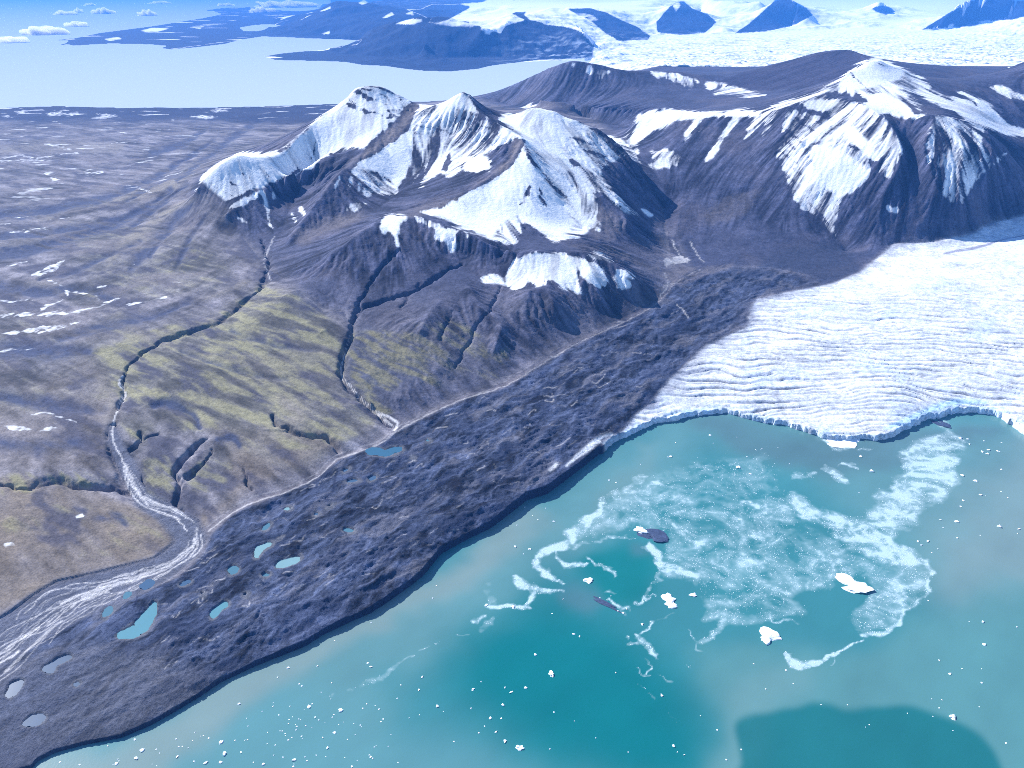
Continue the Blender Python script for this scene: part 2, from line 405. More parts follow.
r_bed = plan([(-140,700,4),(-40,645,5),(0,618,6),(12,611,6),(32,596,7),(57,582,7),(82,576,8),(125,565,9),(155,557,10),(175,541,12),(160,522,15),(135,505,18),(128,480,24),(140,478,24),(150,492,20),(175,505,17),(200,520,15),(208,540,14),(198,556,12),(170,580,10),(130,600,8),(80,620,7),(40,642,6),(0,668,5),(-100,706,4)], r_bed)

soft = lambda m, r: blur(m, r)
mtn = np.clip(soft(np.clip(r_main + r_right + r_ridge, 0, 1), 10), 0, 1)
far = sst(11000, 13500, GY)
gy, gx = np.gradient(base)
slope0 = np.hypot(gx, gy) / CELL
slope0 = blur(slope0.astype(f4), 6)
farm = far * sst(0.03, 0.12, slope0) * (1 - sea)
rough = mtn * sst(0.05, 0.25, slope0)

# ------------------------------------------------------------------ relief
h = base.copy()
wx = GX + 60 * fbm(GX, GY, 420, 2, seed=31); wy = GY + 60 * fbm(GX, GY, 420, 2, seed=32)
n1 = ridged(wx, wy, 330, 5, 0.52, seed=1)
h += rough * (n1 - 0.35) * (9 - 6 * r_ridge - 4 * r_right)
h += rough * fbm(GX, GY, 90, 4, 0.6, seed=5) * (4.5 - 2 * r_ridge)
h += farm * (ridged(GX, GY, 2300, 6, 0.55, seed=9) - 0.35) * 170
dr = rough.copy()
# plain: slight swells, terraces
pl = (1 - mtn) * (1 - far) * (1 - blur(np.clip(r_mor + r_glac + r_bed, 0, 1), 6)) * (1 - lake)
h += pl * fbm(GX, GY, 600, 5, 0.5, seed=12) * 9 * sst(1500, 3500, GY + 900)
print('noise', time.time() - T0)

def erode(h, weight, n=26000, batches=7, steps=70, k=0.13, seed=3):
    r = np.random.default_rng(seed)
    jm = int(np.searchsorted(R, 10500.0))
    H = h[:jm].astype(np.float64).copy(); Wt = weight[:jm].astype(np.float64)
    cell = CELL[:jm, 0].astype(np.float64)
    Hf = H.ravel(); Wf = Wt.ravel()
    cand = np.flatnonzero(Wf > 0.15)
    for b in range(batches):
        c = r.choice(cand, n)
        y = (c // NI) + r.random(n); x = (c % NI) + r.random(n)
        dx = np.zeros(n); dy = np.zeros(n); sed = np.zeros(n); vel = np.ones(n); wat = np.ones(n)
        for s in range(steps):
            x = np.clip(x, 1, NI - 3); y = np.clip(y, 1, jm - 3)
            ix = x.astype(int); iy = y.astype(int); fx = x - ix; fy = y - iy
            o = iy * NI + ix
            a, bb, cc, d = Hf[o], Hf[o + 1], Hf[o + NI], Hf[o + NI + 1]
            ce = cell[iy]
            gx_ = ((bb - a) * (1 - fy) + (d - cc) * fy) / ce
            gy_ = ((cc - a) * (1 - fx) + (d - bb) * fx) / ce
            z0 = (a * (1 - fx) + bb * fx) * (1 - fy) + (cc * (1 - fx) + d * fx) * fy
            dx = dx * 0.25 - gx_; dy = dy * 0.25 - gy_
            L = np.hypot(dx, dy) + 1e-6
            dx /= L; dy /= L
            nx = np.clip(x + dx, 1, NI - 3); ny = np.clip(y + dy, 1, jm - 3)
            jx = nx.astype(int); jy = ny.astype(int); ex = nx - jx; ey = ny - jy
            p = jy * NI + jx
            z1 = (Hf[p] * (1 - ex) + Hf[p + 1] * ex) * (1 - ey) + (Hf[p + NI] * (1 - ex) + Hf[p + NI + 1] * ex) * ey
            dh = (z1 - z0) / ce
            cap = np.maximum(-dh, 0.01) * vel * wat * 5.0
            dep = np.where(dh > 0, np.minimum(dh, sed), np.where(sed > cap, (sed - cap) * 0.2, 0))
            ero = np.where((dh <= 0) & (sed <= cap), np.minimum((cap - sed) * k, -dh * 0.7), 0) * Wf[o]
            sed = sed - dep + ero
            am = (dep - ero) * ce * 0.5
            np.add.at(Hf, o, am * (1 - fx) * (1 - fy)); np.add.at(Hf, o + 1, am * fx * (1 - fy))
            np.add.at(Hf, o + NI, am * (1 - fx) * fy); np.add.at(Hf, o + NI + 1, am * fx * fy)
            vel = np.sqrt(np.maximum(vel * vel - dh * 3, 0.05)); vel = np.minimum(vel, 3)
            wat *= 0.975
            x, y = nx, ny
    o = h.copy(); o[:jm] = Hf.reshape(jm, NI)
    return o.astype(f4)
h0 = h.copy()
he = erode(h, rough)
de = he - h
ek = blur(1.0 - 0.5 * r_right - 0.4 * r_ridge, 6)
h = h + ek * (0.5 * de + 0.35 * blur(de, 2))
print('eroded', time.time() - T0)
# concave = gullies (positive), convex = ribs
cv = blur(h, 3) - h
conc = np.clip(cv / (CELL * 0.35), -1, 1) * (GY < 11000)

# keep dumps for the painting

# ------------------------------------------------------------------ moraine hummocks, glacier crevasses, ponds, stream cuts
P0 = np.array(world(60, 690, z=8)); P1 = np.array(world(700, 310, z=60))
dm = (P1 - P0)[:2]; dm /= np.hypot(*dm)
MU = GX * dm[0] + GY * dm[1]; MV = -GX * dm[1] + GY * dm[0]          # along / across the moraine
px, py = project(GX, GY, h)

def Z(org, sc, pts): return [(org[0] + a / sc, org[1] + b / sc) for a, b in pts]
z6 = lambda *p: Z((80, 440), 3.2, p)
z2 = lambda *p: Z((256, 384), 4.0, p)
z5 = lambda *p: Z((0, 576), 4.0, p)
PONDS = [  # outline, tone, label
 (z2((438,262),(450,284),(485,286),(520,290),(580,275),(592,256),(580,248),(540,252),(518,262),(500,256),(470,252)), 'deep', 'deep blue long pond below the mouth of the middle stream canyon'),
 (z2((678,226),(690,218),(706,226),(700,236),(684,236)), 'mid', 'small round blue pond just right of the long deep blue pond'),
 (z2((616,292),(628,286),(641,294),(632,302),(620,301)), 'mid', 'tiny blue pond below the right end of the long deep blue pond'),
 (z6((652,222),(665,212),(683,213),(680,224),(660,228)), 'pale', 'small pale cyan pond alone in the upper moraine near the marginal stream'),
 (z6((580,288),(585,278),(600,265),(618,262),(615,278),(590,295)), 'mid', 'hooked turquoise pond just above the slanting pale pond'),
 (z6((555,378),(560,350),(600,325),(620,322),(618,335),(590,355),(575,378),(562,382)), 'pale', 'pale cyan slanting pond in the middle of the moraine'),
 (z6((622,408),(640,384),(665,376),(690,372),(708,362),(712,378),(695,392),(650,410)), 'pale', 'pale cyan oval pond right of the slanting pond'),
 (z6((575,430),(600,420),(615,428),(590,442)), 'mid', 'small teal pond left below the pale oval pond'),
 (z6((470,415),(490,398),(505,400),(512,418),(490,432),(470,440),(455,452),(478,430)), 'mid', 'ragged teal pond left of the slanting pale pond'),
 (z6((415,565),(430,540),(455,514),(478,515),(480,530),(455,545),(435,570),(420,578)), 'turq', 'bright turquoise bent pond in dark rubble right of the big pond'),
 (z6((118,618),(150,600),(185,575),(215,535),(235,512),(248,518),(243,560),(225,600),(185,630),(120,638)), 'turq', 'largest turquoise pond, curved like a sickle'),
 (z6((68,570),(80,538),(110,526),(108,548),(85,572)), 'mid', 'small teal pond beside the gravel river, left of the sickle pond'),
 (z6((130,505),(150,482),(175,480),(165,495),(140,512)), 'mid', 'narrow crescent pond above the sickle pond'),
 (z6((188,470),(215,448),(238,446),(232,472),(200,480)), 'grey', 'grey blue pond right of the crescent pond'),
 (z6((312,462),(345,448),(365,452),(330,470)), 'grey', 'dull blue flat pond between the sickle pond and the ragged teal pond'),
 (z6((835,285),(860,278),(885,290),(880,298),(850,296)), 'mid', 'blue elongated pond by itself in the right half of the pond field'),
 (z6((835,100),(860,85),(870,90),(845,107)), 'grey', 'thin grey blue pond left below the long deep blue pond'),
 (z6((840,135),(870,125),(905,128),(880,138)), 'grey', 'thin flat blue pond under the long deep blue pond'),
 (z6((920,125),(945,105),(955,115),(930,135)), 'grey', 'slanting grey blue pond just below the long deep blue pond'),
 (z6((625,318),(650,303),(655,310),(635,320)), 'grey', 'sliver of grey blue water touching the slanting pale pond'),
 (z5((165,370),(220,335),(270,310),(295,325),(235,360),(225,385),(190,388)), 'silt', 'silty grey pond below the braided river'),
 (z5((20,465),(60,420),(95,405),(90,440),(50,490),(35,490)), 'silt', 'pale silty pond at the lower edge of the braided river'),
 (z5((85,600),(110,565),(150,545),(185,550),(185,580),(130,600)), 'silt', 'wide silty blue pond near the low end of the moraine'),
 (z6((515,498),(535,484),(546,490),(530,506)), 'grey', 'dull blue puddle above the bright turquoise bent pond'),
 (z6((382,500),(392,484),(402,488),(396,504)), 'grey', 'small dull pond right of the sickle pond, under dark hummocks'),
 (z6((742,240),(760,228),(772,234),(752,246)), 'grey', 'faint blue puddle in rubble between the pale oval pond and the marginal stream'),
 (z6((785,218),(808,200),(816,206),(796,222)), 'grey', 'faint slanting puddle right of the lone small pale cyan pond'),
 (z5((285,435),(310,415),(328,425),(310,445)), 'silt', 'small silty pond above the wide silty pond'),
]
pond_r = polys([p for p, _, _ in PONDS], smooth=True)
pond_near = sample(blur(pond_r, 7), px, py)
morm = blur(r_mor, 3)
edge = blur(r_mor * (1 - lake), 12)
hw = 30 * fbm(GX, GY, 110, 4, 0.6, seed=40)
hum = 0.55 * ridged((MU + hw) / 2.6, (MV + 0.8 * hw) , 46, 5, 0.66, seed=41) + 0.55 * fbm((MU + hw) / 2.0, MV - 0.5 * hw, 20, 4, 0.75, seed=44) * (0.6 + 0.8 * sst(-0.2, 0.5, fbm(GX, GY, 130, 2, seed=47)))
coarse = ridged((MU + hw) / 3.0, MV + hw, 130, 3, 0.5, seed=46) - 0.3
low = sst(0, 300, px) * 0.7 + 0.3
h = h + morm * np.clip(1.25 - 2.2 * pond_near, 0.05, 1) * (hum * 8.0 * low + coarse * 11.0 * low) * (0.4 + 0.6 * sst(0.3, 0.9, edge))
h = np.where(r_mor > 0, np.maximum(h, 1.5), h)

# crevasses: arcs along the flow front
g_m = blur(r_glac * (1 - lake), 2)
gw = 34 * fbm(GX, GY, 520, 3, seed=50) + 7.0 * fbm(GX, GY, 130, 3, seed=52)
def wave(q, wl, seed):
    q = q / wl
    k = np.floor(q)
    f = q - k
    return 1 - np.abs(2 * f - 1)          # 0 at the crack, 1 on the crest
bend = 0.00020 * (GX - 650.0) ** 2 * (GX < 650) + 0.00009 * (GX - 650.0) ** 2 * (GX >= 650)
q = GY + gw * 2.0 + bend + 26 * np.sin(GX / 240.0)
g_low = sst(3350, 2750, GY + 0.18 * (GX - 600)) * g_m
br = fbm(GX / 6, GY, 45, 3, seed=55)
c1 = wave(q + 5 * br, 40, 0); c2 = wave(q + 9 * br, 21, 1)
gmod = sst(-0.35, 0.35, fbm(GX, GY * 1.4, 300, 3, 0.6, seed=56))
crack1 = sst(0.36, 0.05, c1) * (0.5 + 0.5 * gmod) * sst(-0.5, 0.1, fbm(GX / 5, GY, 80, 2, seed=57))
crack2 = sst(0.42, 0.0, c2) * sst(-0.4, 0.2, fbm(GX / 4, GY, 60, 2, seed=58))
crack = np.maximum(crack1, 0.5 * crack2) * g_low
GUx = GX * 0.62 - GY * 0.78; GVx = GX * 0.78 + GY * 0.62
up = g_m * (1 - sst(3050, 2500, GY + 0.18 * (GX - 600)))
streak = ridged(GUx / 7, GVx, 60, 4, 0.6, seed=60)
h = h - crack * 6.0 + g_m * fbm(GX, GY, 220, 3, 0.5, seed=62) * 5 + up * streak * 2.0 + g_low * fbm(GX, GY, 20, 2, 0.6, seed=63) * 0.7
frontd = sample(blur(polys([LAKE]), 14), pxz, pyz)
seracs = g_m * sst(0.06, 0.4, frontd)
h += seracs * (ridged(GX, GY * 0.8, 20, 3, 0.65, seed=65) - 0.3) * 4.5
# the big glacier far off, pitted with seracs
bg = sst(6800, 7600, GY) * (1 - r_ridge) * (1 - r_right) * (1 - sea) * sst(470, 560, px) * (py > -20)
h += bg * sst(8300, 9300, GY) * sst(26000, 15000, GY) * (np.abs(fbm(GX / 1.0, GY / 2.0, 100, 3, 0.6, seed=67)) * 26 + 16 * sst(0.35, 0.0, wave(GY + 300 * fbm(GX, GY / 3, 700, 3, seed=68), 260, 0)))

tb = new()
for q, w, v in [([(196,200),(180,214),(165,232),(150,255)], [2,5,7,6], .8), ([(188,182),(172,195),(150,212),(128,226)], [2,4,5,4], .9), ([(180,172),(150,188),(120,204)], [2,4,5], .8), ([(225,150),(205,158),(190,170),(176,180)], [2,4,6,5], .9), ([(205,215),(195,232),(186,250),(176,268)], [3,5,5,4], .6), ([(140,240),(110,255),(80,268),(40,280)], [4,6,6,5], .6), ([(170,188),(145,208),(105,226),(55,243),(-40,262)], [5,9,13,14,16], .9), ([(215,140),(175,165),(140,184),(95,200),(40,210),(-40,218)], [3,6,8,10,12,14], .8), ([(-40,236),(30,234),(80,226),(130,214)], [10,8,6,3], .7), ([(190,205),(170,224),(150,246),(130,268)], [8,12,14,10], .5),
               ([(0,285),(40,292),(80,288),(110,300)], [12,14,10,8], .6), ([(60,340),(100,325),(150,318),(190,300)], [10,14,14,8], .5), ([(-20,345),(40,352),(90,350)], [20,24,10], .55), ([(0,395),(50,405),(105,410)], [14,20,10], .5), ([(-20,440),(40,447),(90,440)], [14,18,10], .45), ([(205,130),(180,145),(150,152)], [4,8,6], .6), ([(260,120),(235,135),(215,150)], [6,8,5], .6),
               ([(150,405),(165,402),(185,408),(200,425)], [6,12,12,6], .7), ([(215,440),(232,438),(240,446)], [7,9,6], .8), ([(95,518),(115,516),(125,524)], [8,14,8], .7), ([(72,508),(84,511)], [6,7], .7), ([(25,505),(44,504)], [4,4], .5), ([(230,330),(280,345),(320,350)], [5,7,5], .35), ([(180,350),(240,372),(290,380)], [4,6,4], .4)]: stroke(tb, q, w, v, 1.0)
tl = new()
for q, w, v in [([(200,160),(170,185),(120,200),(70,206)], [6,10,12,8], .7), ([(195,200),(170,212),(130,240),(110,262)], [6,9,12,6], .7), ([(-20,255),(20,245),(50,240)], [10,10,6], .6), ([(20,205),(40,215),(60,218)], [8,10,8], .5), ([(30,285),(60,288),(66,296)], [8,12,8], .5), ([(90,325),(120,320),(150,338)], [10,16,8], .55), ([(0,150),(60,146),(120,148)], [10,14,10], .45), ([(200,300),(230,290),(250,280)], [6,8,6], .45), ([(100,380),(112,400),(105,420)], [16,20,14], .35), ([(250,450),(300,460),(320,450)], [20,26,16], .4), ([(280,400),(300,420),(260,440)], [20,30,20], .4)]: stroke(tl, q, w, v, 1.0)
twx = px + 5 * fbm(GX, GY, 230, 4, 0.6, seed=175); twy = py + 3 * fbm(GX, GY, 230, 4, 0.6, seed=176)
h = h - sample(blur(tb, 2), twx, twy) * 14 * pl * (GY > 1900) + sample(blur(tl, 3), twx, twy) * 7 * pl * (GY > 1900)
# stream cuts
cut = new(); cutw = new()
stroke(cut, [(262,285)] + [p[:2] for p in RIVER[:8]], [3,4.5,4.5,3.2,2.4,2.4,3,4,4], .9, 1.0)
stroke(cut, [(113,425),(113,440),(121,460),(133,485)], [6,12,22,26], 1.0, 0.9)
stroke(cut, [(133,485),(148,503),(180,512)], [24,18,12], 0.6, 0.9)
CANYON = [[(0,484),(25,486),(40,482),(58,479),(75,484),(92,485),(108,486),(122,491)],
          [(205,437),(196,446),(186,455),(179,466),(174,474),(180,482),(178,494),(174,503)], [(212,448),(204,460),(196,468),(186,477)],
          [(140,430),(138,440),(130,449),(124,454)], [(158,432),(147,434),(140,440)],
          [(272,415),(276,424),(292,430),(308,435),(322,436),(334,441),(338,450)],
          [(245,470),(246,482),(250,489)], [(500,285),(492,305),(478,325),(470,340),(455,368)], [(520,215),(527,230),(560,240)],
          [(420,282),(408,296),(400,310)], [(452,310),(446,325),(440,340)]]
CW = [[2,4,6,8,8,8,7,5],[2,5,6,6,5,6,7,7],[1,3,3,4],[3,4,5,5],[1,2,4],[3,4,4,5,5,5,4],[1,2,3],[2,3,4,3,2],[2,3,2],[2,4,2],[2,4,2]]
for c, w in zip(CANYON, CW): stroke(cut, c, np.array(w) * (1.0 if c[0][1] > 405 else 0.7), 1.0 if c[0][1] > 405 else 0.55, 1.0)
V2P = [(462,262),(440,274),(418,288),(395,296),(365,305),(355,315),(350,335),(343,360),(341,374),(355,392),(375,412),(392,426)]
stroke(cut, V2P, [2,3.5,4.5,4,3.5,4.5,6,7,6,4.5,4,2.5], 1.0, 1.0)
stroke(cut, [(399,248),(390,258),(382,266),(366,290),(357,308)], [2,4,4,4,4], 0.8, 1.0)
stroke(cut, [(262,240),(268,262),(262,285)], [3,5,5], 0.8, 1.0)
cut = blur(cut, 1, 1)
cwx = px + 4.6 * fbm(GX, GY, 80, 4, 0.65, seed=160); cwy = py + 3.4 * fbm(GX, GY, 80, 4, 0.65, seed=161)
depth = 20.0 + 9.0 * fbm(GX, GY, 130, 3, 0.6, seed=162)
ccut = sample(cut, cwx, cwy)
side = np.clip(ridged(GX, GY, 48, 3, 0.6, seed=163), 0, 1) * np.clip(sample(blur(cut, 6), px, py) * 1.6, 0, 1)
h = h - (ccut * depth + side * 13 * (1 - ccut)) * (1 - lake) * (GY < 4000)
h = np.where((GY < 2600) & (lake < 0.5) & (px > -100), np.maximum(h, 2.5), h)
# bed of the braided river is flat
bedm = blur(r_bed, 2)
bed1 = sst(0.35, 0.65, blur(r_bed, 1))
h = h * (1 - bed1) + (base - 3.0 + 0.8 * fbm(MU / 4, MV, 30, 3, seed=165)) * bed1

# ponds lie level in hollows
pond_obj = []
for pts, tone, lab in PONDS:
    q = smooth_line(np.array(pts), 5, True)
    q = smooth_line(q, 2, True)
    q = q + np.stack([3.4 * fbm(q[:, 0], q[:, 1], 8.0, 3, 0.6, seed=170), 2.4 * fbm(q[:, 0], q[:, 1], 8.0, 3, 0.6, seed=171)], -1)
    c = q.mean(0)
    ww = world(c[0], c[1], z=20); 
    for _ in range(4):
        i, j = to_ij(ww[0], ww[1]); i = int(round(float(i))); j = int(round(float(j)))
        ww = world(c[0], c[1], z=float(base[min(max(j, 0), NJ - 1), min(max(i, 0), NI - 1)]) - 2.0)
    zp = max(ww[2], 2.0)
    out = np.array([world(a, b, z=zp) for a, b in q])
    i, j = to_ij(out[:, 0], out[:, 1])
    m = np.zeros(SH, f4); fill(np.column_stack([i, j]), NI, NJ, m, 1.0)
    j0, j1, i0, i1 = int(max(j.min() - 8, 0)), int(j.max() + 9), int(max(i.min() - 8, 0)), int(i.max() + 9)
    if j1 <= 0 or i1 <= 0: continue
    sl = (slice(j0, j1), slice(i0, i1))
    mb = blur(m[sl], 2); mo = blur(m[sl], 4)
    hs = h[sl]
    hs = np.where(mo > 0.02, np.minimum(hs, zp + 6 * (1 - np.clip(mo * 1.6, 0, 1)) + 0.6), hs)
    h[sl] = np.where(mb > 0.5, zp - 1.5, np.where(mb > 0.03, np.maximum(hs, zp + 0.5), hs))
    pond_obj.append((out, zp, tone, lab))

# water edges
L = sst(0.25, 0.75, lake)
h = (h * (1 - L) - 12.0 * L).astype(f4)
Ls = sst(0.3, 0.7, sea)
h = np.where((GY > 6500) & (sea < 0.5), np.maximum(h, 1.5), h)
h = (h * (1 - Ls) - 15.0 * Ls).astype(f4)
print('relief', time.time() - T0)

# ================================================================== what covers the land (albedo, snow)
px, py = project(GX, GY, h)
# land hidden behind nearer land
run = np.minimum.accumulate(py, 0)
hid = sst(1.0, 6.0, py - np.vstack([run[:1], run[:-1]]))
snow = new()
full = [
 # left ridge of the first peak
 [(198,188),(200,179),(208,168),(222,158),(235,151),(250,153),(267,154),(283,151),(292,143),(305,132),(313,123),(325,112),(336,102),(345,94),(354,84),(365,80),(375,80),(384,84),(395,91),(407,96),(410,102),(404,109),(398,115),(391,123),(382,131),(373,140),(364,148),(351,148),(340,150),(329,154),(321,159),(310,168),(299,172),(289,175),(280,178),(274,182),(262,186),(250,190),(240,196),(228,202),(214,205),(200,206),(192,204)],
 [(194,212),(205,209),(228,206),(240,199),(262,190),(256,198),(240,207),(232,209),(225,214),(215,211)],
 # second peak, snow cap
 [(434,102),(445,98),(454,91),(461,88),(470,96),(480,113),(470,112),(455,108),(440,112)],
 # bowl under rib B
 [(465,158),(479,155),(491,161),(490,169),(476,174),(465,172)],
 [(385,146),(400,135),(412,128),(414,140),(412,160),(404,178),(396,189),(390,180),(375,172),(358,168),(356,163),(372,155)],
 # apron
 [(520,146),(516,157),(507,169),(491,183),(481,187),(465,193),(452,202),(442,208),(418,212),(440,216),(449,220),(459,225),(481,234),(492,239),(500,225),(515,215),(522,222),(539,230),(555,236),(570,233),(574,222),(562,205),(550,185),(540,168),(530,155)],
 # peak C and its flank
 [(497,118),(513,116),(522,109),(530,104),(546,107),(560,113),(572,118),(590,125),(585,135),(570,138),(560,150),(575,168),(565,172),(552,168),(540,155),(525,138),(512,128)],
 [(536,160),(552,172),(566,186),(580,205),(590,226),(577,222),(562,198),(546,180)],
 # shelf patches
 [(381,218),(388,215),(407,216),(409,219),(402,221),(399,230),(399,247),(396,246),(394,238),(390,231),(383,234),(380,229)],
 [(437,230),(443,227),(462,230),(456,233),(456,246),(452,254),(449,246),(445,240),(440,243),(435,236)],
 # patch hill
 [(508,271),(513,261),(527,255),(535,252),(547,253),(561,252),(574,256),(587,260),(603,268),(610,287),(596,287),(584,278),(576,266),(576,280),(583,296),(572,290),(564,288),(556,283),(550,280),(543,287),(534,285),(528,277),(522,288),(516,290),(508,286),(507,278)],
 # right massif
 [(638,116),(647,112),(670,109),(687,112),(725,112),(737,110),(762,110),(758,117),(725,117),(697,118),(675,119),(662,128),(651,131),(644,136),(634,146),(630,140)],
 [(820,147),(835,147),(852,157),(870,170),(868,178),(852,192),(838,196),(820,186),(803,172),(812,160)],
 [(840,127),(848,125),(858,130),(870,143),(880,160),(876,162),(866,156),(850,142)],
 [(800,103),(820,99),(842,98),(832,110),(822,112),(808,109)],
 [(850,70),(862,62),(876,57),(890,62),(905,70),(900,80),(885,84),(872,88),(860,90),(845,92),(838,84)],
 [(865,106),(870,94),(885,92),(896,98),(908,108),(915,114),(935,115),(918,118),(900,117),(880,113)],
 [(913,91),(920,87),(934,93),(953,101),(964,98),(975,101),(986,103),(997,114),(1005,123),(1030,132),(1080,142),(1080,150),(1024,137),(1003,133),(983,126),(966,120),(951,110),(930,101)],
]
part = [
 # streaked faces
 ([(414,106),(434,103),(450,100),(465,92),(480,112),(500,124),(518,136),(508,144),(495,150),(486,153),(466,155),(460,170),(450,178),(440,172),(430,178),(422,188),(412,188),(414,165),(416,140),(412,125)], 0.56),
 ([(497,118),(530,104),(572,118),(608,134),(624,142),(632,158),(615,160),(600,170),(612,190),(626,212),(608,198),(592,188),(600,210),(590,228),(578,238),(552,242),(536,228),(520,205),(514,175),(522,140)], 0.6),
 ([(492,239),(508,244),(522,243),(519,222),(508,212),(496,225)], 0.55),
 ([(352,175),(356,163),(395,186),(400,195),(380,196),(366,186)], 0.55),
 ([(346,210),(352,203),(367,203),(362,208),(352,213)], 0.7),([(363,188),(371,188),(374,193),(366,197)], 0.7),
 ([(407,216),(418,216),(440,225),(440,230),(425,224)], 0.65),([(462,230),(470,234),(478,239),(468,238)], 0.7),
 ([(480,277),(496,275),(510,276),(512,286),(496,282),(484,283)], 0.62),
 ([(580,253),(599,252),(610,258),(616,264),(600,261)], 0.75),([(613,275),(619,274),(630,286),(618,288)], 0.8),([(616,269),(626,270),(637,280),(625,276)], 0.6),
 ([(623,138),(634,128),(640,115),(662,128),(648,134),(640,142),(636,158),(645,166),(668,158),(684,157),(678,166),(650,168),(634,160),(628,150)], 0.58),
 ([(650,152),(668,150),(683,156),(674,162),(655,164)], 0.55),
 ([(697,118),(702,120),(692,132),(684,142),(686,134)], 0.66),([(700,128),(704,130),(698,136)], 0.6),
 ([(733,117),(740,118),(730,130),(722,140),(716,152),(704,163),(712,150),(720,136)], 0.66),([(756,117),(764,119),(752,132),(744,142),(748,130)], 0.66),([(768,115),(778,113),(770,128),(760,138)],0.6),
 # bowl one rays
 ([(787,107),(800,112),(822,116),(838,98),(868,106),(888,120),(898,136),(904,150),(897,165),(890,178),(878,172),(884,160),(872,150),(868,172),(852,190),(842,200),(833,225),(838,242),(822,218),(800,207),(792,192),(785,172),(777,156),(777,148),(783,138),(783,124)], 0.6),
 ([(758,112),(787,100),(815,92),(838,80),(850,70),(860,80),(838,96),(800,103),(775,115),(762,122)], 0.62),
 ([(838,80),(905,70),(918,76),(932,86),(915,92),(905,98),(895,106),(880,92),(866,96),(850,96)], 0.66),
 ([(895,100),(905,96),(918,100),(925,108),(918,112),(905,108)], 0.4),
 # bowl two rays
 ([(935,115),(951,118),(966,121),(984,128),(980,140),(984,152),(990,160),(978,172),(968,190),(963,203),(950,202),(940,188),(930,167),(924,148),(929,132)], 0.57),
 ([(1008,152),(1000,160),(985,172),(975,180),(984,168),(998,158)], 0.55),
 ([(878,203),(884,204),(905,211),(900,214),(886,209)], 0.66),
 ([(704,84),(716,82),(735,87),(752,92),(768,95),(750,97),(735,95),(716,96)], 0.52),([(560,62),(590,66),(610,72),(600,80),(585,70)], 0.47),([(640,72),(680,74),(700,82),(690,90),(670,80)], 0.44),
 ([(985,84),(1010,88),(1030,100),(1012,100)], 0.42),([(950,97),(964,90),(985,98),(995,108),(1010,115),(985,103)], 0.45),
 ([(165,192),(172,186),(178,187),(172,193)], 0.6),([(183,183),(190,176),(196,178),(190,186),(184,189)], 0.6),
 # streaks low on the flanks
 ([(592,228),(600,232),(596,222),(602,226),(590,210),(584,212)], 0.62),([(596,176),(612,186),(630,210),(640,216),(624,212),(606,190)], 0.58),
 ([(640,208),(654,214),(650,216)],0.5),
]
polys(full, 1.0, snow)
for p, v in part: polys([p], min(1.0, v * 1.22), snow)
for q, w in [([(193,202),(205,205),(220,211)], 2), ([(193,207),(206,210),(216,213)], 1.6), ([(194,212),(205,214)], 1.4), ([(225,213),(238,218),(250,224)], 1.2), ([(262,192),(266,204),(268,216),(272,230)], 1.2), ([(272,186),(274,198)], 1.4), ([(352,176),(350,186)], 1.4), ([(360,178),(358,190)], 1.4), ([(372,182),(371,192)], 1.2), ([(384,186),(384,194)], 1.2), ([(340,176),(334,188)], 1), ([(300,208),(304,214)], 2), ([(292,214),(296,222)], 1.5)]: stroke(snow, q, w * 1.3, .9)
bare = new()
bare_l = [([(352,90),(358,89),(368,95),(374,100),(369,101),(358,95)], .9), ([(343,102),(352,104),(368,110),(376,113),(366,113),(352,109)], .7), ([(386,110),(398,108),(404,106),(398,114),(392,120)], .6), ([(398,92),(404,96),(409,100),(400,100)], .5),
 ([(289,172),(299,169),(301,172),(292,175)], 1), ([(274,184),(284,178),(292,180),(280,188)], .8),
 ([(411,104),(420,106),(412,118),(402,132),(392,143),(378,152),(362,160),(350,168),(346,166),(358,156),(374,146),(388,132),(400,118)], 1),
 ([(424,178),(428,162),(436,148),(441,142),(438,156),(431,168)], .8), ([(441,170),(446,156),(450,150),(452,162),(446,172)], .8), ([(412,186),(420,172),(426,166),(424,178),(416,190)], .7),
 ([(516,138),(526,139),(521,152),(511,166),(498,176),(484,184),(470,191),(462,194),(478,184),(494,172),(508,158)], 1), ([(492,150),(506,143),(516,142),(508,152),(497,162)], .75),
 ([(520,205),(525,190),(531,181),(530,192),(525,204)], .9), ([(539,186),(543,196),(547,208),(543,207),(539,197)], .8),([(524,208),(528,215),(526,218)],.8),
 ([(568,161),(572,158),(580,163),(576,166),(574,170),(570,166)], .8), ([(583,150),(600,154),(612,158),(598,158)], .4),([(574,138),(588,142),(582,143)],.35),
 ([(556,108),(562,116),(556,120)], .3), ([(470,92),(478,104),(484,112),(476,108)], .5), ([(488,110),(496,114),(500,122),(494,118)], .7),
 ([(524,142),(534,158),(548,178),(566,196),(572,204),(556,192),(540,174),(528,158)], .45),
 ([(848,144),(856,145),(861,150),(852,149)], .8), ([(870,158),(878,162),(880,170),(870,166)], .9), ([(800,108),(814,114),(832,122),(840,120),(826,114)], .5), ([(783,138),(794,146),(800,154),(790,148)], .5), ([(808,144),(822,140),(832,138),(828,132),(836,142),(820,146)], .6),
 ([(826,94),(836,91),(845,97),(832,98)], .9), ([(850,72),(855,73),(852,78)], .8), ([(856,92),(862,94),(858,100),(855,95)], .9), ([(866,92),(876,91),(886,93),(876,94)], .7),
 ([(885,78),(893,82),(900,92),(905,100),(898,96),(890,88)], .35),
 ([(972,101),(977,103),(978,108),(974,105)],.9)]
for p, v in bare_l: polys([p], v, bare)
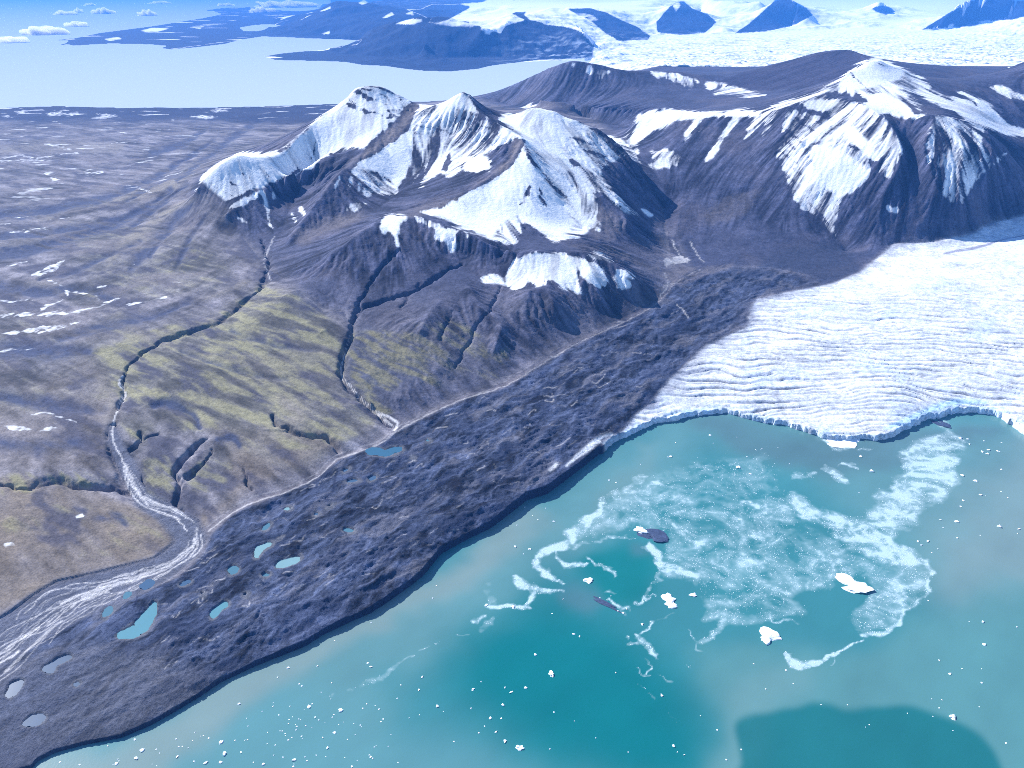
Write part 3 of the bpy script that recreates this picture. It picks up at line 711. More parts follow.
for q, w in [([(370,84),(384,89),(400,97)], 1.2), ([(362,87),(380,94),(398,104)], 1.4), ([(372,98),(386,105),(396,112)], 1.6), ([(346,98),(356,104)], 1.2), ([(380,86),(396,93),(407,99)], 1.0), ([(376,112),(386,117),(396,116)], 1.8),
             ([(413,124),(425,127),(440,129),(452,134)], 1.6), ([(413,132),(424,135),(436,140)], 1.2), ([(464,119),(476,123),(488,128),(498,134)], 1.8), ([(470,112),(484,118),(498,128)], 1.4), ([(484,108),(490,116),(494,123)], 1.6), ([(496,110),(499,117),(501,123)], 1.2),
             ([(494,134),(502,138),(510,136)], 1.4), ([(486,140),(496,146),(504,144)], 1.4), ([(566,136),(580,140),(592,145)], 1.6), ([(582,150),(598,153),(614,158)], 1.8), ([(560,118),(570,124),(578,126)], .9), ([(590,166),(604,176),(614,188)], 1.2), ([(606,160),(620,172),(628,184)], 1.4), ([(316,140),(314,150),(312,160)], 1.6), ([(306,138),(302,148)], 1.2), ([(232,164),(240,172),(250,178)], 1.0), ([(218,172),(228,180),(236,186)], 1.2), ([(250,163),(262,170),(272,178)], 1.2), ([(208,182),(220,190),(232,196)], 1.1),
             ([(787,107),(795,117),(806,126),(815,131)], 1.6), ([(783,128),(792,134),(800,142),(806,149)], 1.6), ([(777,150),(788,156),(798,164)], 1.8), ([(780,160),(792,168),(804,176)], 1.6), ([(786,174),(796,184),(808,192)], 1.8), ([(806,200),(818,212),(830,226)], 2.0), ([(798,112),(812,120),(830,126)], 1.2), ([(852,74),(862,84),(872,92)], 1.0), ([(876,62),(886,66),(896,68)], 1.0),
             ([(930,130),(940,142),(946,156)], 1.6), ([(926,150),(936,166),(946,180)], 1.6), ([(940,118),(948,130),(954,146)], 1.4), ([(970,126),(972,144),(968,160)], 2.2), ([(978,132),(976,150)], 1.6), ([(935,176),(944,188),(952,198)], 1.4)]: stroke(bare, q, w, 0.75)
fullr = polys(full, 1.0)
snow = np.clip(0.5 * blur(snow, 1, 1) + 0.5 * blur(snow, 4, 2) - blur(bare, 1, 1), 0, 1)
sv = sample(snow, px + 1.8 * fbm(GX, GY, 45, 3, 0.6, seed=172), py + 1.4 * fbm(GX, GY, 45, 3, 0.6, seed=173))
def lic(nz, tx, ty, mask, n):
    ids = np.flatnonzero(mask.ravel())
    acc = nz.ravel()[ids].copy(); wsum = 1.0
    for sg in (1, -1):
        x = (ids % NI).astype(f4); y = (ids // NI).astype(f4)
        for k in range(n):
            o = np.clip(np.rint(y), 0, NJ - 1).astype(np.int32) * NI + np.clip(np.rint(x), 0, NI - 1).astype(np.int32)
            x = x + sg * tx.ravel()[o]; y = y + sg * ty.ravel()[o]
            o = np.clip(np.rint(y), 0, NJ - 1).astype(np.int32) * NI + np.clip(np.rint(x), 0, NI - 1).astype(np.int32)
            w = 1 - k / (n + 1.0)
            acc += w * nz.ravel()[o]; wsum += w
    out = np.zeros(SH, f4); out.ravel()[ids] = acc
    v = out.ravel()[ids]; out.ravel()[ids] = (v - v.mean()) / (v.std() + 1e-6)
    return out
m_all = np.clip(r_main + r_right + r_ridge, 0, 1)
fine = fbm(GX, GY, 34, 3, 0.65, seed=70)
# streaks down the fall line
hs = blur(base, 5)
ay, ax = np.gradient(hs); al = np.hypot(ax, ay) + 1e-6
tx, ty = -ax / al, -ay / al
edge4 = np.clip(4 * sv * (1 - sv), 0, 1) 
gul = fbm(GX, GY, 120, 3, 0.6, seed=71)
mm_ = ((mtn > 0.03) & (GY < 9500)) | ((GY < 8500) & (px < 620) & (lake < .5) & (r_mor < .5) & (sea < .5))
wn = rng.standard_normal(SH).astype(f4)
ls1 = lic(wn, tx, ty, mm_, 9)
ls2 = lic(blur(wn, 1) * 3, tx, ty, mm_, 16)
ls3 = lic(blur(wn, 3) * 7, tx, ty, mm_, 26)
ls = np.clip((0.5 * ls1 + 0.75 * ls2 + 0.6 * ls3) / 1.1, -2.2, 2.2)
band = sst(0.15, 0.5, perlin(h / 11.0 + 0.8 * gul + GX / 700.0, GX / 500.0 + GY / 900.0, 73)) * sst(420, 520, h) * r_main
sn = sv + edge4 * (0.22 * conc + 0.12 * fine + 0.10 * gul + 0.30 * ls - 0.12 * band) + np.clip(sv * 3, 0, 1) * np.minimum(0, 0.30 * (ls1 + 1.2)) - 0.14 * band * np.clip(sv * 2, 0, 1) * sst(0.55, 0.75, slope0)
zone = sst(3.0, 8, (blur(m_all, 4) * 8))
alt = sst(330, 480, h + 80 * fine + 50 * gul + 60 * conc) * np.clip(r_main + r_right, 0, 1)
sn = np.where(hid > 0.5, alt * 0.8, sn) * zone
# lying snow fills the gullies under it
fillm = blur(sst(0.75, 1.0, sv) * zone, 2)
h = h + (blur(h, 4) - h) * 0.8 * fillm * (GY < 9500)
fm_ = sample(blur(fullr, 2, 2), px + 1.8 * fine, py + 1.4 * fine)
core = sample(blur(polys([full[i] for i in (5, 4, 3, 8, 9, 11, 12, 13, 15, 16)]), 2, 2), px, py)
cover = np.clip(0.62 + 0.20 * ls + 0.10 * ls1, 0.22, 1.0)
cover = cover * (1 - fm_) + np.clip(0.90 + 0.10 * ls + 0.05 * ls1, 0.55, 1) * fm_
cover = np.where(hid > 0.5, 1, np.maximum(cover, core))
cover = np.where(zone > 0.5, cover, np.clip(0.58 + 0.6 * fine, 0.25, 1))
# plain snow: stray drifts
pls = new()
for p in [[(0,314),(20,312),(45,313),(62,309),(66,314),(40,316),(0,318)], [(30,276),(45,268),(58,262),(66,260),(55,270),(40,276)], [(0,333),(30,328),(60,325),(84,322),(60,329),(20,336)],
          [(4,425),(15,423),(24,427),(32,430),(20,431),(8,429)], [(36,430),(50,427),(60,428),(52,431),(40,432)], [(68,429),(76,430),(72,432)], [(2,544),(14,542),(15,545),(4,547)],
          [(45,113),(62,112),(66,114),(50,116)], [(64,114),(78,112),(80,114),(68,116)], [(95,114),(108,114),(119,116),(108,117)], [(188,117),(203,115),(220,117),(206,119)], [(210,110),(226,109),(230,111),(214,112)], [(0,116),(8,115),(10,118)], [(15,111),(25,110),(30,112),(18,114)],
          [(43,173),(52,172),(56,173),(48,175)], [(50,178),(58,178),(60,180),(52,181)], [(74,516),(82,513),(84,516),(77,518)]]: polys([p], 1.0, pls)
for ptl, w in [([(65,314),(85,309),(103,304),(118,298)], 1.6), ([(130,304),(145,301),(166,297)], 1.2), ([(46,279),(58,284),(66,292),(60,300),(40,309)], 1.6), ([(66,291),(90,294),(102,301)], 1.0), ([(96,287),(112,284)], 1.2),
               ([(0,300),(12,301),(28,298)], 1.5), ([(0,158),(20,155),(35,158),(60,154),(78,153)], 1.0), ([(0,161),(30,160),(45,161)], .8), ([(85,172),(95,173),(102,172)], 1.6), ([(45,144),(60,147),(70,149)], 1.0), ([(0,352),(12,349),(25,350),(36,347)], .9),
               ([(30,415),(45,412),(58,417),(75,422)], .9), ([(0,267),(14,265),(26,262)], 1.2), ([(10,232),(30,230),(48,228)], 1.0), ([(125,186),(140,188),(150,192)], 1.0)]:
    stroke(pls, ptl, w * 1.5, 1.0)
plz = sample(blur(pls, 1, 1), px + 3.5 * fbm(GX, GY, 60, 4, 0.65, seed=177), py + 1.8 * fbm(GX, GY, 60, 4, 0.65, seed=178)) * (1 - zone) * (py < 560)
sp = fbm(GX / 3.0, GY, 130, 4, 0.6, seed=75)
shoreband = sst(124, 112, py) * (px < 345) * (GY < 12000)
sp2 = fbm(GX / 5.0, GY, 60, 4, 0.65, seed=179) + 0.35 * fbm(GX, GY, 900, 2, seed=180)
brk = fbm(GX / 2.2, GY, 42, 4, 0.7, seed=186)
plz = np.maximum(np.maximum(plz * (0.50 + 0.8 * fine + 0.9 * brk), sst(0.74, 0.98, sp2 + 0.25 * fine) * 0.7 * sst(460, 330, py) * sst(260, 120, px)), sst(0.42, 0.56, sp) * (0.85 * shoreband + 0.55 * sst(260, 150, py) * sst(300, 120, px)))
sn = np.maximum(sn, plz * (1 - zone) * (GY < 12000) * (1 - sea))
# distant snow: polygons of bare dark rock in a white country
farrock = new()
FARM = [
 ([(318,11),(326,5),(333,0),(353,-1),(366,3),(385,6),(402,8),(420,14),(432,20),(420,30),(400,34),(372,36),(358,41),(330,40),(290,40),(256,38),(256,33),(285,27),(305,20)], 'blue flat topped mountain beyond the fjord behind the long spit'),
 ([(263,56),(300,50),(340,47),(358,44),(368,33),(385,27),(400,22),(418,20),(455,20),(480,26),(500,33),(512,62),(480,75),(440,77),(405,76),(365,66),(340,64),(275,61)], 'hazy blue mountain with a thin snow crest and a low point reaching into the fjord'),
 ([(500,34),(512,13),(528,8),(540,22),(560,24),(575,26),(585,34),(594,46),(593,57),(575,59),(540,60),(505,64)], 'dark blue steep mountain left of the curved snow tongue'),
 ([(566,8),(590,8),(606,12),(622,20),(636,26),(651,36),(648,40),(618,41),(606,34),(592,22),(575,14)], 'dark blue shoulder between two white snow tongues'),
 ([(657,33),(656,22),(668,8),(676,1),(684,1),(692,8),(708,14),(717,22),(705,33),(680,35)], 'pyramid shaped dark mountain standing over the far ice'),
 ([(733,34),(748,24),(762,12),(776,-1),(790,-1),(806,7),(814,15),(795,25),(770,31)], 'dark rounded mountain wedge left of the tiny dark knoll'),
 ([(871,9),(876,6),(884,5),(892,8),(896,12),(886,15),(876,12)], 'tiny dark rock knoll poking out of the white ice field'),
 ([(921,30),(934,22),(950,12),(966,3),(974,-2),(1000,-3),(1040,-2),(1100,-2),(1100,18),(1024,17),(1012,20),(990,21),(975,26),(950,28)], 'long dark mountain on the right above the far ice'),
]
for p, _ in FARM: polys([p], 1.0, farrock)
polys([[(300,24),(330,8),(420,10),(470,-12),(256,-12),(256,10)], [(420,4),(560,8),(560,-13),(420,-13)]], 0.9, farrock)
polys([[(40,42),(75,37),(100,32),(150,26),(200,18),(215,8),(250,5),(320,9),(330,40),(256,38),(165,50),(60,47)]], 1.0, farrock)
polys([[(340,62),(405,78),(440,79),(485,74),(520,64),(500,50),(360,50)]], 1.0, farrock)
fsn = new()
for p, v in [([(448,20),(470,8),(488,0),(500,-6),(520,4),(505,12),(484,18),(490,28),(478,22)], 1), ([(395,24),(410,19),(425,20),(412,24)], .7), ([(425,22),(455,20),(480,25),(470,27),(440,25)], .45), ([(480,20),(512,14),(525,20),(500,27),(488,34),(482,30)], .9), ([(524,14),(531,8),(536,16),(548,22),(530,20)], .8),
             ([(531,14),(552,20),(572,26),(586,30),(602,32),(616,40),(604,42),(594,42),(585,32),(568,27),(545,24)], 1), ([(560,12),(590,14),(600,20),(580,22),(562,18)], .4), ([(358,3),(364,0),(368,3),(362,5)], .8), ([(382,18),(392,12),(394,15),(386,18)], .6), ([(405,14),(412,11),(414,15)], .6),
             ([(460,4),(520,0),(600,-2),(600,6),(560,9),(520,12),(480,8)], .75), ([(240,28),(256,26),(270,27),(262,30)], .5), ([(140,31),(152,28),(170,28),(158,32)], .8), ([(104,39),(118,37),(122,39),(110,41)], .6), ([(188,27),(205,26),(200,29)], .5),
             ([(672,4),(677,0),(681,5),(676,12)], .5), ([(640,4),(660,2),(658,10),(645,9)], .6), ([(948,26),(955,23),(952,27)], .6), ([(975,22),(990,20),(985,24)], .5), ([(610,2),(640,-3),(660,-3),(640,6)], .8)]: polys([p], v, fsn)
fr = sample(blur(farrock, 1, 1), px, py)
fs = sample(blur(fsn, 1, 1), px, py)
ffine = fbm(GX, GY, 420, 4, 0.6, seed=78)
fsnow = np.clip(1 - fr + fs, 0, 1)
fsnow = fsnow + np.clip(4 * fsnow * (1 - fsnow), 0, 1) * 0.5 * ffine
left_land = sst(512, 470, px) * far
fsnow = np.where((px < 470) & (fr < 0.5), fs, fsnow)
spf = fbm(GX / 2.6, GY, 700, 3, 0.6, seed=79)
fsnow = np.where(px < 330, np.maximum(fsnow, sst(0.42, 0.6, spf) * 0.75), fsnow)
isfar = (GY > 8300) & (r_right < 0.5) & (r_ridge < 0.5) & (r_main < 0.5) & ((px > 480) | (GY > 12500))
sn = np.where(isfar, fsnow, sn)

# ---- bare ground colours (linear albedo)
def mixc(c, col, w): return c + (np.asarray(col, f4) - c) * w[..., None]
D0 = np.array(world(150, 300, z=95)); D1 = np.array(world(330, 372, z=85))
dd = (D1 - D0)[:2]; dd /= np.hypot(*dd)
TU = GX * dd[0] + GY * dd[1]; TV = -GX * dd[1] + GY * dd[0]
warp = 60 * fbm(GX, GY, 260, 3, seed=80)
st1 = fbm((TU + 0.7 * warp) / 6.0, TV + 0.3 * warp, 44, 5, 0.62, seed=81)
st2 = fbm(TU / 2, TV + warp, 190, 4, 0.6, seed=84)
big = fbm(GX, GY, 700, 4, 0.55, seed=86)
col = np.zeros(SH + (3,), f4) + np.array((0.146, 0.135, 0.147), f4)
lsp = np.clip(0.5 * ls2 + 0.7 * ls3, -2, 2) * sst(0.012, 0.05, slope0)
col *= np.clip(1 + 0.5 * big + 0.7 * st2 + 0.8 * st1 + 0.22 * lsp + 0.05 * wn, 0.3, 2.2)[..., None]
moss = new()
for p, v in [([(90,350),(150,330),(215,315),(262,285),(300,295),(335,325),(346,350),(340,385),(300,410),(230,430),(180,430),(150,410),(120,400)], .55), ([(180,370),(240,340),(300,330),(342,335),(338,375),(300,395),(235,395),(200,385)], .85), ([(352,335),(380,330),(420,345),(430,370),(400,385),(370,400),(352,380)], .85), ([(345,385),(375,395),(395,412),(385,418)], .7), ([(400,320),(470,320),(490,355),(460,385),(420,385)], .35),
             ([(0,475),(60,470),(105,470),(108,485),(60,490),(0,495)], .6), ([(115,415),(150,420),(160,440),(135,440)], .6), ([(140,460),(170,455),(176,500),(150,498)], .75), ([(186,470),(215,450),(235,460),(225,485),(190,500)], .55), ([(165,270),(185,252),(205,250),(195,262),(180,270)], .7), ([(90,330),(120,310),(145,335),(130,345)], .4), ([(60,295),(100,290),(105,300),(80,302)], .4),
             ([(60,215),(120,225),(190,235),(230,262),(225,290),(150,300),(90,285)], .22), ([(-60,300),(60,318),(120,345),(110,400),(40,420),(-60,420)], .16), ([(240,400),(340,390),(390,415),(350,440),(280,455),(220,450)], .4), ([(0,520),(70,500),(170,520),(170,545),(90,560),(0,560)], .28), ([(250,370),(340,380),(345,400),(300,420),(240,420)], .45), ([(480,360),(510,345),(505,375),(470,390)], .3), ([(310,418),(330,415),(335,428),(318,430)], .5)]: polys([p], v, moss)
mo = sample(blur(moss, 6), px, py) * (GY < 4200) * (1 - hid)
mo = np.clip(mo * 1.0 + (st1 * 2.8 + 0.7 * st2 + 0.2 * fine) * np.clip(mo * 2, 0, 1) - 0.26, 0, 1)
warmr = new()
for p, v in [([(-100,470),(60,480),(180,520),(230,500),(230,440),(150,400),(240,430),(340,430),(330,450),(250,490),(160,560),(0,610),(-100,640)], .8), ([(100,350),(0,400),(-100,420),(-100,470),(120,470),(120,400)], .35)]: polys([p], v, warmr)
wm = sample(blur(warmr, 9), px, py) * (GY < 3500)
col = mixc(col, (0.20, 0.160, 0.118), np.clip(wm * (0.85 + 0.7 * st2), 0, 1))
mob = np.clip(sample(blur(moss, 16), px, py) * (GY < 4200) * (1 - hid) * 1.5 * (1 + 0.5 * st2), 0, 1) * sst(480, 430, py)
col = mixc(col, (0.160, 0.150, 0.122), mob * 0.85)
col *= np.clip(1 + (1.1 * st1 + 0.3 * st2) * mob, 0.45, 1.7)[..., None]
col = mixc(col, (0.255, 0.235, 0.125), np.clip(mo, 0, 1) * 0.8)
dk = sst(0.02, 0.36, fbm((TU + warp) / 2.5, TV, 120, 4, 0.6, seed=90)) * (1 - m_all)
col = mixc(col, (0.062, 0.06, 0.085), dk * 0.75 * (1 - 0.6 * np.clip(mo, 0, 1)))
lt = sst(0.08, 0.4, fbm(GX / 2, GY, 240, 4, 0.6, seed=92)) * (1 - m_all) * sst(1500, 3200, GY)
col = mixc(col, (0.19, 0.165, 0.165), lt * 0.5)
tbm = sample(blur(tb, 2), twx, twy) * (GY < 9000) * (1 - hid); tlm = sample(blur(tl, 3), twx, twy) * (GY < 9000) * (1 - hid)
col = mixc(col, (0.22, 0.195, 0.165), np.clip(tlm * 1.5 * (0.8 + 1.2 * st1 + 0.25 * lsp), 0, 1))
col = mixc(col, (0.048, 0.058, 0.105), np.clip(tbm * 1.9 * (0.75 + 1.2 * st1 + 0.25 * lsp), 0, 1) * 0.9)
# shore of the plain, dark lowland with pools
col = mixc(col, (0.016, 0.024, 0.06), sst(127, 117, py + 3 * big) * (px < 345) * (GY > 5500) * (1 - m_all) * 0.95)
# mountain rock
rk = np.zeros(SH + (3,), f4) + np.array((0.056, 0.061, 0.100), f4)
lith = fbm(GX, GY, 210, 4, 0.6, seed=94)
lsw = sst(0.12, 0.32, slope0)
rk *= np.clip(1 + (0.22 * ls + 0.12 * ls1) * lsw, 0.35, 2)[..., None]
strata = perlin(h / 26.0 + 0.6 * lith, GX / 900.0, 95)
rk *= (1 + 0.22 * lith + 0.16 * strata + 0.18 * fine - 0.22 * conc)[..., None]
rk = mixc(rk, (0.115, 0.100, 0.115), np.clip(sst(-0.1, 0.6, fbm(GX, GY, 330, 3, 0.5, seed=96)) * 0.35 + 0.16 * ls3 * lsw, 0, 0.7))
low_m = r_main * sst(230, 110, h)
rkm = np.clip(blur(m_all, 5) * 1.15 - 0.45 * low_m, 0, 1)
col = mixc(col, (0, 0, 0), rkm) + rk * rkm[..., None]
col = mixc(col, (0.20, 0.18, 0.095), np.clip(mo, 0, 1) * low_m * 0.7)
slope_shade = sample(blur(polys([[(750,300),(760,262),(790,245),(835,240),(850,250),(862,272),(820,290),(780,296)]]), 6), px, py) * m_all * (1 - hid)
col = mixc(col, (0.035, 0.042, 0.07), slope_shade * 0.8 * (0.8 + 0.5 * lith))  # shadowed slope above the glacier margin, its shade put into the albedo
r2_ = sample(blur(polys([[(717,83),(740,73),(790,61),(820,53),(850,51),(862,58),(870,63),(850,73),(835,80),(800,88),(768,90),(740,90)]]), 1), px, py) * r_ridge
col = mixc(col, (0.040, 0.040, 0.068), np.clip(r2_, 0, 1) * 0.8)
# scree ribs, paler
scr = new()
for p, v in [(bare_l[6][0], .8), (bare_l[10][0], .7), ([(395,216),(430,205),(462,194),(470,198),(440,209),(410,216)], .6), ([(292,232),(312,222),(340,215),(372,212),(352,222),(320,236),(300,246)], .5), ([(600,205),(625,222),(615,242),(592,238),(586,222)], .45), ([(560,246),(610,246),(640,262),(660,275),(630,262),(600,252)], .4), ([(700,215),(730,195),(760,190),(745,215),(710,225)], .35)]: polys([p], v, scr)
pass
col = mixc(col, (0.19, 0.165, 0.165), np.clip(sample(blur(scr, 4), px + 4 * fine, py + 3 * gul) * (1 + 0.5 * lith), 0, 1) * m_all * (1 - hid))
# moraine rubble
mr = np.zeros(SH + (3,), f4) + np.array((0.042, 0.052, 0.088), f4)
mf = fbm((MU + hw) / 2.0, MV + hw, 36, 4, 0.75, seed=100); mf2 = fbm(MU / 3, MV, 140, 3, 0.5, seed=103)
mfl = fbm((MU + hw) / 6.0, MV + 0.8 * hw, 22, 4, 0.7, seed=101)
mr *= np.clip(1 + 1.5 * mf + 0.8 * mf2 + 1.1 * mfl + 0.12 * wn, 0.2, 3.0)[..., None]
mr = mixc(mr, (0.135, 0.135, 0.165), sst(0.08, 0.45, fbm((MU + hw) / 3.5, MV + hw, 70, 4, 0.65, seed=105)) * 0.6)
mr = mixc(mr, (0.03, 0.04, 0.08), sst(0.0, 0.36, fbm((MU - hw) / 2.5, MV + hw, 70, 4, 0.65, seed=107)) * 0.6)
pale_end = polys([[(-100,690),(0,660),(80,640),(130,650),(200,670),(240,680),(60,770),(-100,812)]])
mr = mixc(mr, (0.105, 0.11, 0.14), sample(blur(pale_end, 16), px, py) * 0.75 * (0.8 + 0.4 * mf))  # paler grey rubble towards the low end of the moraine
cliff_shade = sample(blur(polys([LAKE]), 4, 1), pxz, pyz)
mr = mixc(mr, (0.016, 0.018, 0.045), sst(0.16, 0.42, cliff_shade + 0.06 * mf) * sst(-60, 120, px) * 0.92)  # shade on the bank face above the lagoon, painted into the rubble colour
pring = sample(blur(pond_r, 3), px + 1.5 * fine, py + 1.2 * fine)
mr = mixc(mr, (0.115, 0.118, 0.135), sst(0.05, 0.35, pring) * 0.8)
ice_edge = new()
stroke(ice_edge, [(566,466),(578,455),(588,448),(598,440),(610,436)], [2,5,7,8,9], 1); stroke(ice_edge, [(550,470),(556,464)], [4,5], .6)
ie = sample(blur(ice_edge, 1), px, py)
marg = new(); stroke(marg, [p[:2] for p in STREAM_M], [6,6,5,4,4,4,5,6,6,6,6,7,7,8,8,8,8,8], .8, 0.9)
polys([[(640,268),(660,262),(690,268),(735,262),(730,268),(705,276),(680,286)]], .7, marg)
mg = sample(blur(marg, 2), px, py) * (GY < 4200)
mrm = np.where(px > 690, blur(r_mor, 7), blur(r_mor, 1))
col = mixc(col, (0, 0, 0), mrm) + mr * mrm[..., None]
col = mixc(col, (0.165, 0.148, 0.16), np.clip(mg * (0.75 + 1.5 * mf2 + 1.2 * mfl), 0, 1) * (1 - r_glac) * 0.75)
# braided river and stream threads
bedc = np.zeros(SH + (3,), f4) + np.array((0.115, 0.122, 0.16), f4)
bedc *= (1 + 0.3 * fbm(MU / 4, MV, 26, 3, 0.6, seed=110))[..., None]
col = mixc(col, (0, 0, 0), bedm) + bedc * bedm[..., None]
thr = new()
rr = random.Random(5)
def braid(c, wd, n, w=1.2, v=1.0):
    c = smooth_line(np.array(c, float)[:, :2], 5)
    for k in range(n):
        off = rr.uniform(-1, 1); ph = rr.uniform(0, 9); fq = rr.uniform(0.25, 0.6)
        a = rr.randint(0, max(0, len(c) // 2)); b = rr.randint(a + 4, len(c)) if a + 4 < len(c) else len(c)
        pts = []
        for t in range(a, b):
            d = c[min(t + 1, len(c) - 1)] - c[max(t - 1, 0)]; L_ = math.hypot(*d) + 1e-6
            o = (off + 0.16 * math.sin(ph + fq * t) + 0.06 * math.sin(2.7 * ph + 3.1 * fq * t)) * np.interp(t / len(c), np.linspace(0, 1, len(wd)), wd)
            pts.append((c[t][0] - d[1] / L_ * o, c[t][1] + d[0] / L_ * o))
        if len(pts) > 2: stroke(thr, pts, w * rr.uniform(0.6, 1.3), v * rr.uniform(0.5, 1.0))
braid([(198,528),(190,550),(170,565),(140,578),(100,592),(60,610),(20,640),(-20,668),(-90,700)], [4,5,5,8,14,21,25,28,30], 22, 1.0)
braid([(180,562),(150,574),(110,585),(80,596),(50,612)], [3,3,4,4,6], 5, 1.8)
braid([(60,618),(30,640),(0,665),(-40,690)], [6,10,12,12], 5, 2.0)
braid([(118,455),(128,472),(136,490),(150,503),(178,513),(196,528)], [2,4,6,7,7,7], 11, 1.3)
braid([(198,528),(197,545),(185,560)], [6,7,7], 6, 1.4)
for p in [RIVER[6:13]]: stroke(thr, p, 1.7, 1.0)
stroke(thr, [(122,376),(119,384),(123,388),(125,396),(122,402)], 2.2, 1.0)
stroke(thr, V2P[6:], [.8,1.2,1.6,2,2.2,2.4,2.4][:len(V2P[6:])], 1.0); stroke(thr, [(378,412),(386,416),(394,420),(398,424),(394,430)], 2.6, .9)
stroke(thr, [(p[0], p[1] + 1) for p in STREAM_M], [.5,.5,.6,.6,.6,.6,.6,.8,.8,.8,.8,.8,.9,.9,1.0,1.1,1.2,1.3], .55)
braid([p[:2] for p in STREAM_M[8:]], [1,2,3,4,5,5], 7, .7, .5)
stroke(thr, [(672,240),(676,250),(682,258)], [1.5,1,1], .7); stroke(thr, [(690,242),(698,256),(704,262)], [1.5,1,1], .6); blob(thr, 680, 260, 9, 4, .6); blob(thr, 668, 262, 5, 4, .5)
stroke(thr, [(664,272),(668,284),(660,296)], 1.2, .6); stroke(thr, [(676,304),(684,312),(688,318)], 1.2, .5)
stroke(thr, [(274,236),(268,250),(264,262),(268,274),(270,280)], 1.2, .6)
for _ in range(130):       # pale rills in the rubble
    a = rr.uniform(150, 700); b = 690 - (a - 60) * 0.585 + rr.uniform(-60, 70)
    stroke(thr, [(a, b), (a + rr.uniform(2, 9), b - rr.uniform(-2, 6)), (a + rr.uniform(6, 16), b - rr.uniform(0, 10))], rr.uniform(.5, 1.1), rr.uniform(.2, .5))
crk = new()
for _ in range(150):
    a = rr.uniform(130, 720); b = 690 - (a - 60) * 0.585 + rr.uniform(-75, 75)
    L_ = rr.uniform(4, 22); th = -0.53 + rr.gauss(0, 0.45); q = [(a, b)]
    for _k in range(4):
        th += rr.gauss(0, 0.35); q.append((q[-1][0] + L_ / 4 * math.cos(th), q[-1][1] + L_ / 4 * math.sin(th)))
    stroke(crk, q, [.6, rr.uniform(.9, 2.6), .6], rr.uniform(.5, 1))
crv = sample(crk, px, py) * mrm
col = mixc(col, (0.012, 0.016, 0.045), np.clip(crv, 0, 1) * 0.85)
tr = sample(thr, px + 1.3 * fbm(GX, GY, 30, 3, 0.6, seed=166), py + 1.0 * fbm(GX, GY, 30, 3, 0.6, seed=167)) * (GY < 4200) * (1 - lake)
col = mixc(col, (0.60, 0.58, 0.58), np.clip(tr * 1.15, 0, 1) * 0.9)
# glacier ice: clean, with grey silt in the cracks and along the edge
ic = np.zeros(SH + (3,), f4) + np.array((0.68, 0.70, 0.735), f4)
silt = crack * (0.75 + 0.25 * br)
ic = mixc(ic, (0.10, 0.115, 0.17), np.clip(silt * 1.3, 0, 1) * 0.92)
ic = mixc(ic, (0.50, 0.53, 0.60), np.clip(g_low * sst(-0.1, 0.5, fbm(GX / 3, GY, 120, 3, seed=112)) * 0.5, 0, 1))
ic *= (1 + 0.10 * fbm(GX / 2, GY, 90, 4, 0.6, seed=111) + 0.05 * wn)[..., None]
mdirt = np.clip(blur(np.clip(r_mor + 0.7 * r_right, 0, 1), 13) * 2.1 + 0.8 * fbm(GX, GY, 90, 4, 0.65, seed=113) - 0.25, 0, 1)
ic = mixc(ic, (0.16, 0.17, 0.23), mdirt * 0.8)
ic = mixc(ic, (0.50, 0.58, 0.72), np.clip(g_m * sst(0.1, 0.6, fbm(GX + GY, (GY - GX) * 2.2, 420, 4, 0.6, seed=115)) * 0.6, 0, 1))
frontc = g_m * sst(0.10, 0.45, sample(blur(polys([LAKE]), 6), pxz, pyz))
ic = mixc(ic, (0.62, 0.80, 0.92), np.clip(frontc, 0, 1) * 0.5)
bayr = new(); stroke(bayr, [(885,428),(905,421),(930,410),(955,402),(985,402)], [4,8,10,9,5], 1.0, .8)
ic = mixc(ic, (0.42, 0.66, 0.88), np.clip(sample(blur(bayr, 2), px, py) * g_m, 0, 1) * 0.75)
ic = mixc(ic, (0.45, 0.66, 0.86), np.clip(seracs * sst(-0.2, 0.5, fbm(GX, GY, 60, 3, seed=114)), 0, 1) * 0.55)
dl = new()
stroke(dl, [(943,254),(955,251),(968,249),(985,245),(1000,240),(1015,237),(1040,232)], [1.5,3,3.4,3,2,1.4,1], 1.0); stroke(dl, [(945,252),(975,247)], [1,2], .8)
for _ in range(46): 
    a, b = rr.uniform(850, 1060), rr.uniform(262, 345)
    stroke(dl, [(a, b), (a + rr.uniform(2, 9), b + rr.uniform(0, 4))], rr.uniform(.6, 1.6), rr.uniform(.15, .5))
dlv = sample(dl, px, py) * g_m
ic = mixc(ic, (0.25, 0.25, 0.33), np.clip(dlv, 0, 1) * 0.9)
ic = mixc(ic, (0.62, 0.70, 0.82), np.clip(up * sst(0.1, 0.6, fbm(GUx / 5, GVx, 70, 3, seed=116)), 0, 1) * 0.55)
icm = np.clip(blur(r_glac, 1), 0, 1)
col = mixc(col, (0, 0, 0), icm) + ic * icm[..., None]
col = mixc(col, (0.75, 0.78, 0.82), np.clip(ie * (0.7 + 0.6 * mf), 0, 1) * (1 - r_glac))
sn = np.where(r_glac > 0.5, 0, sn)
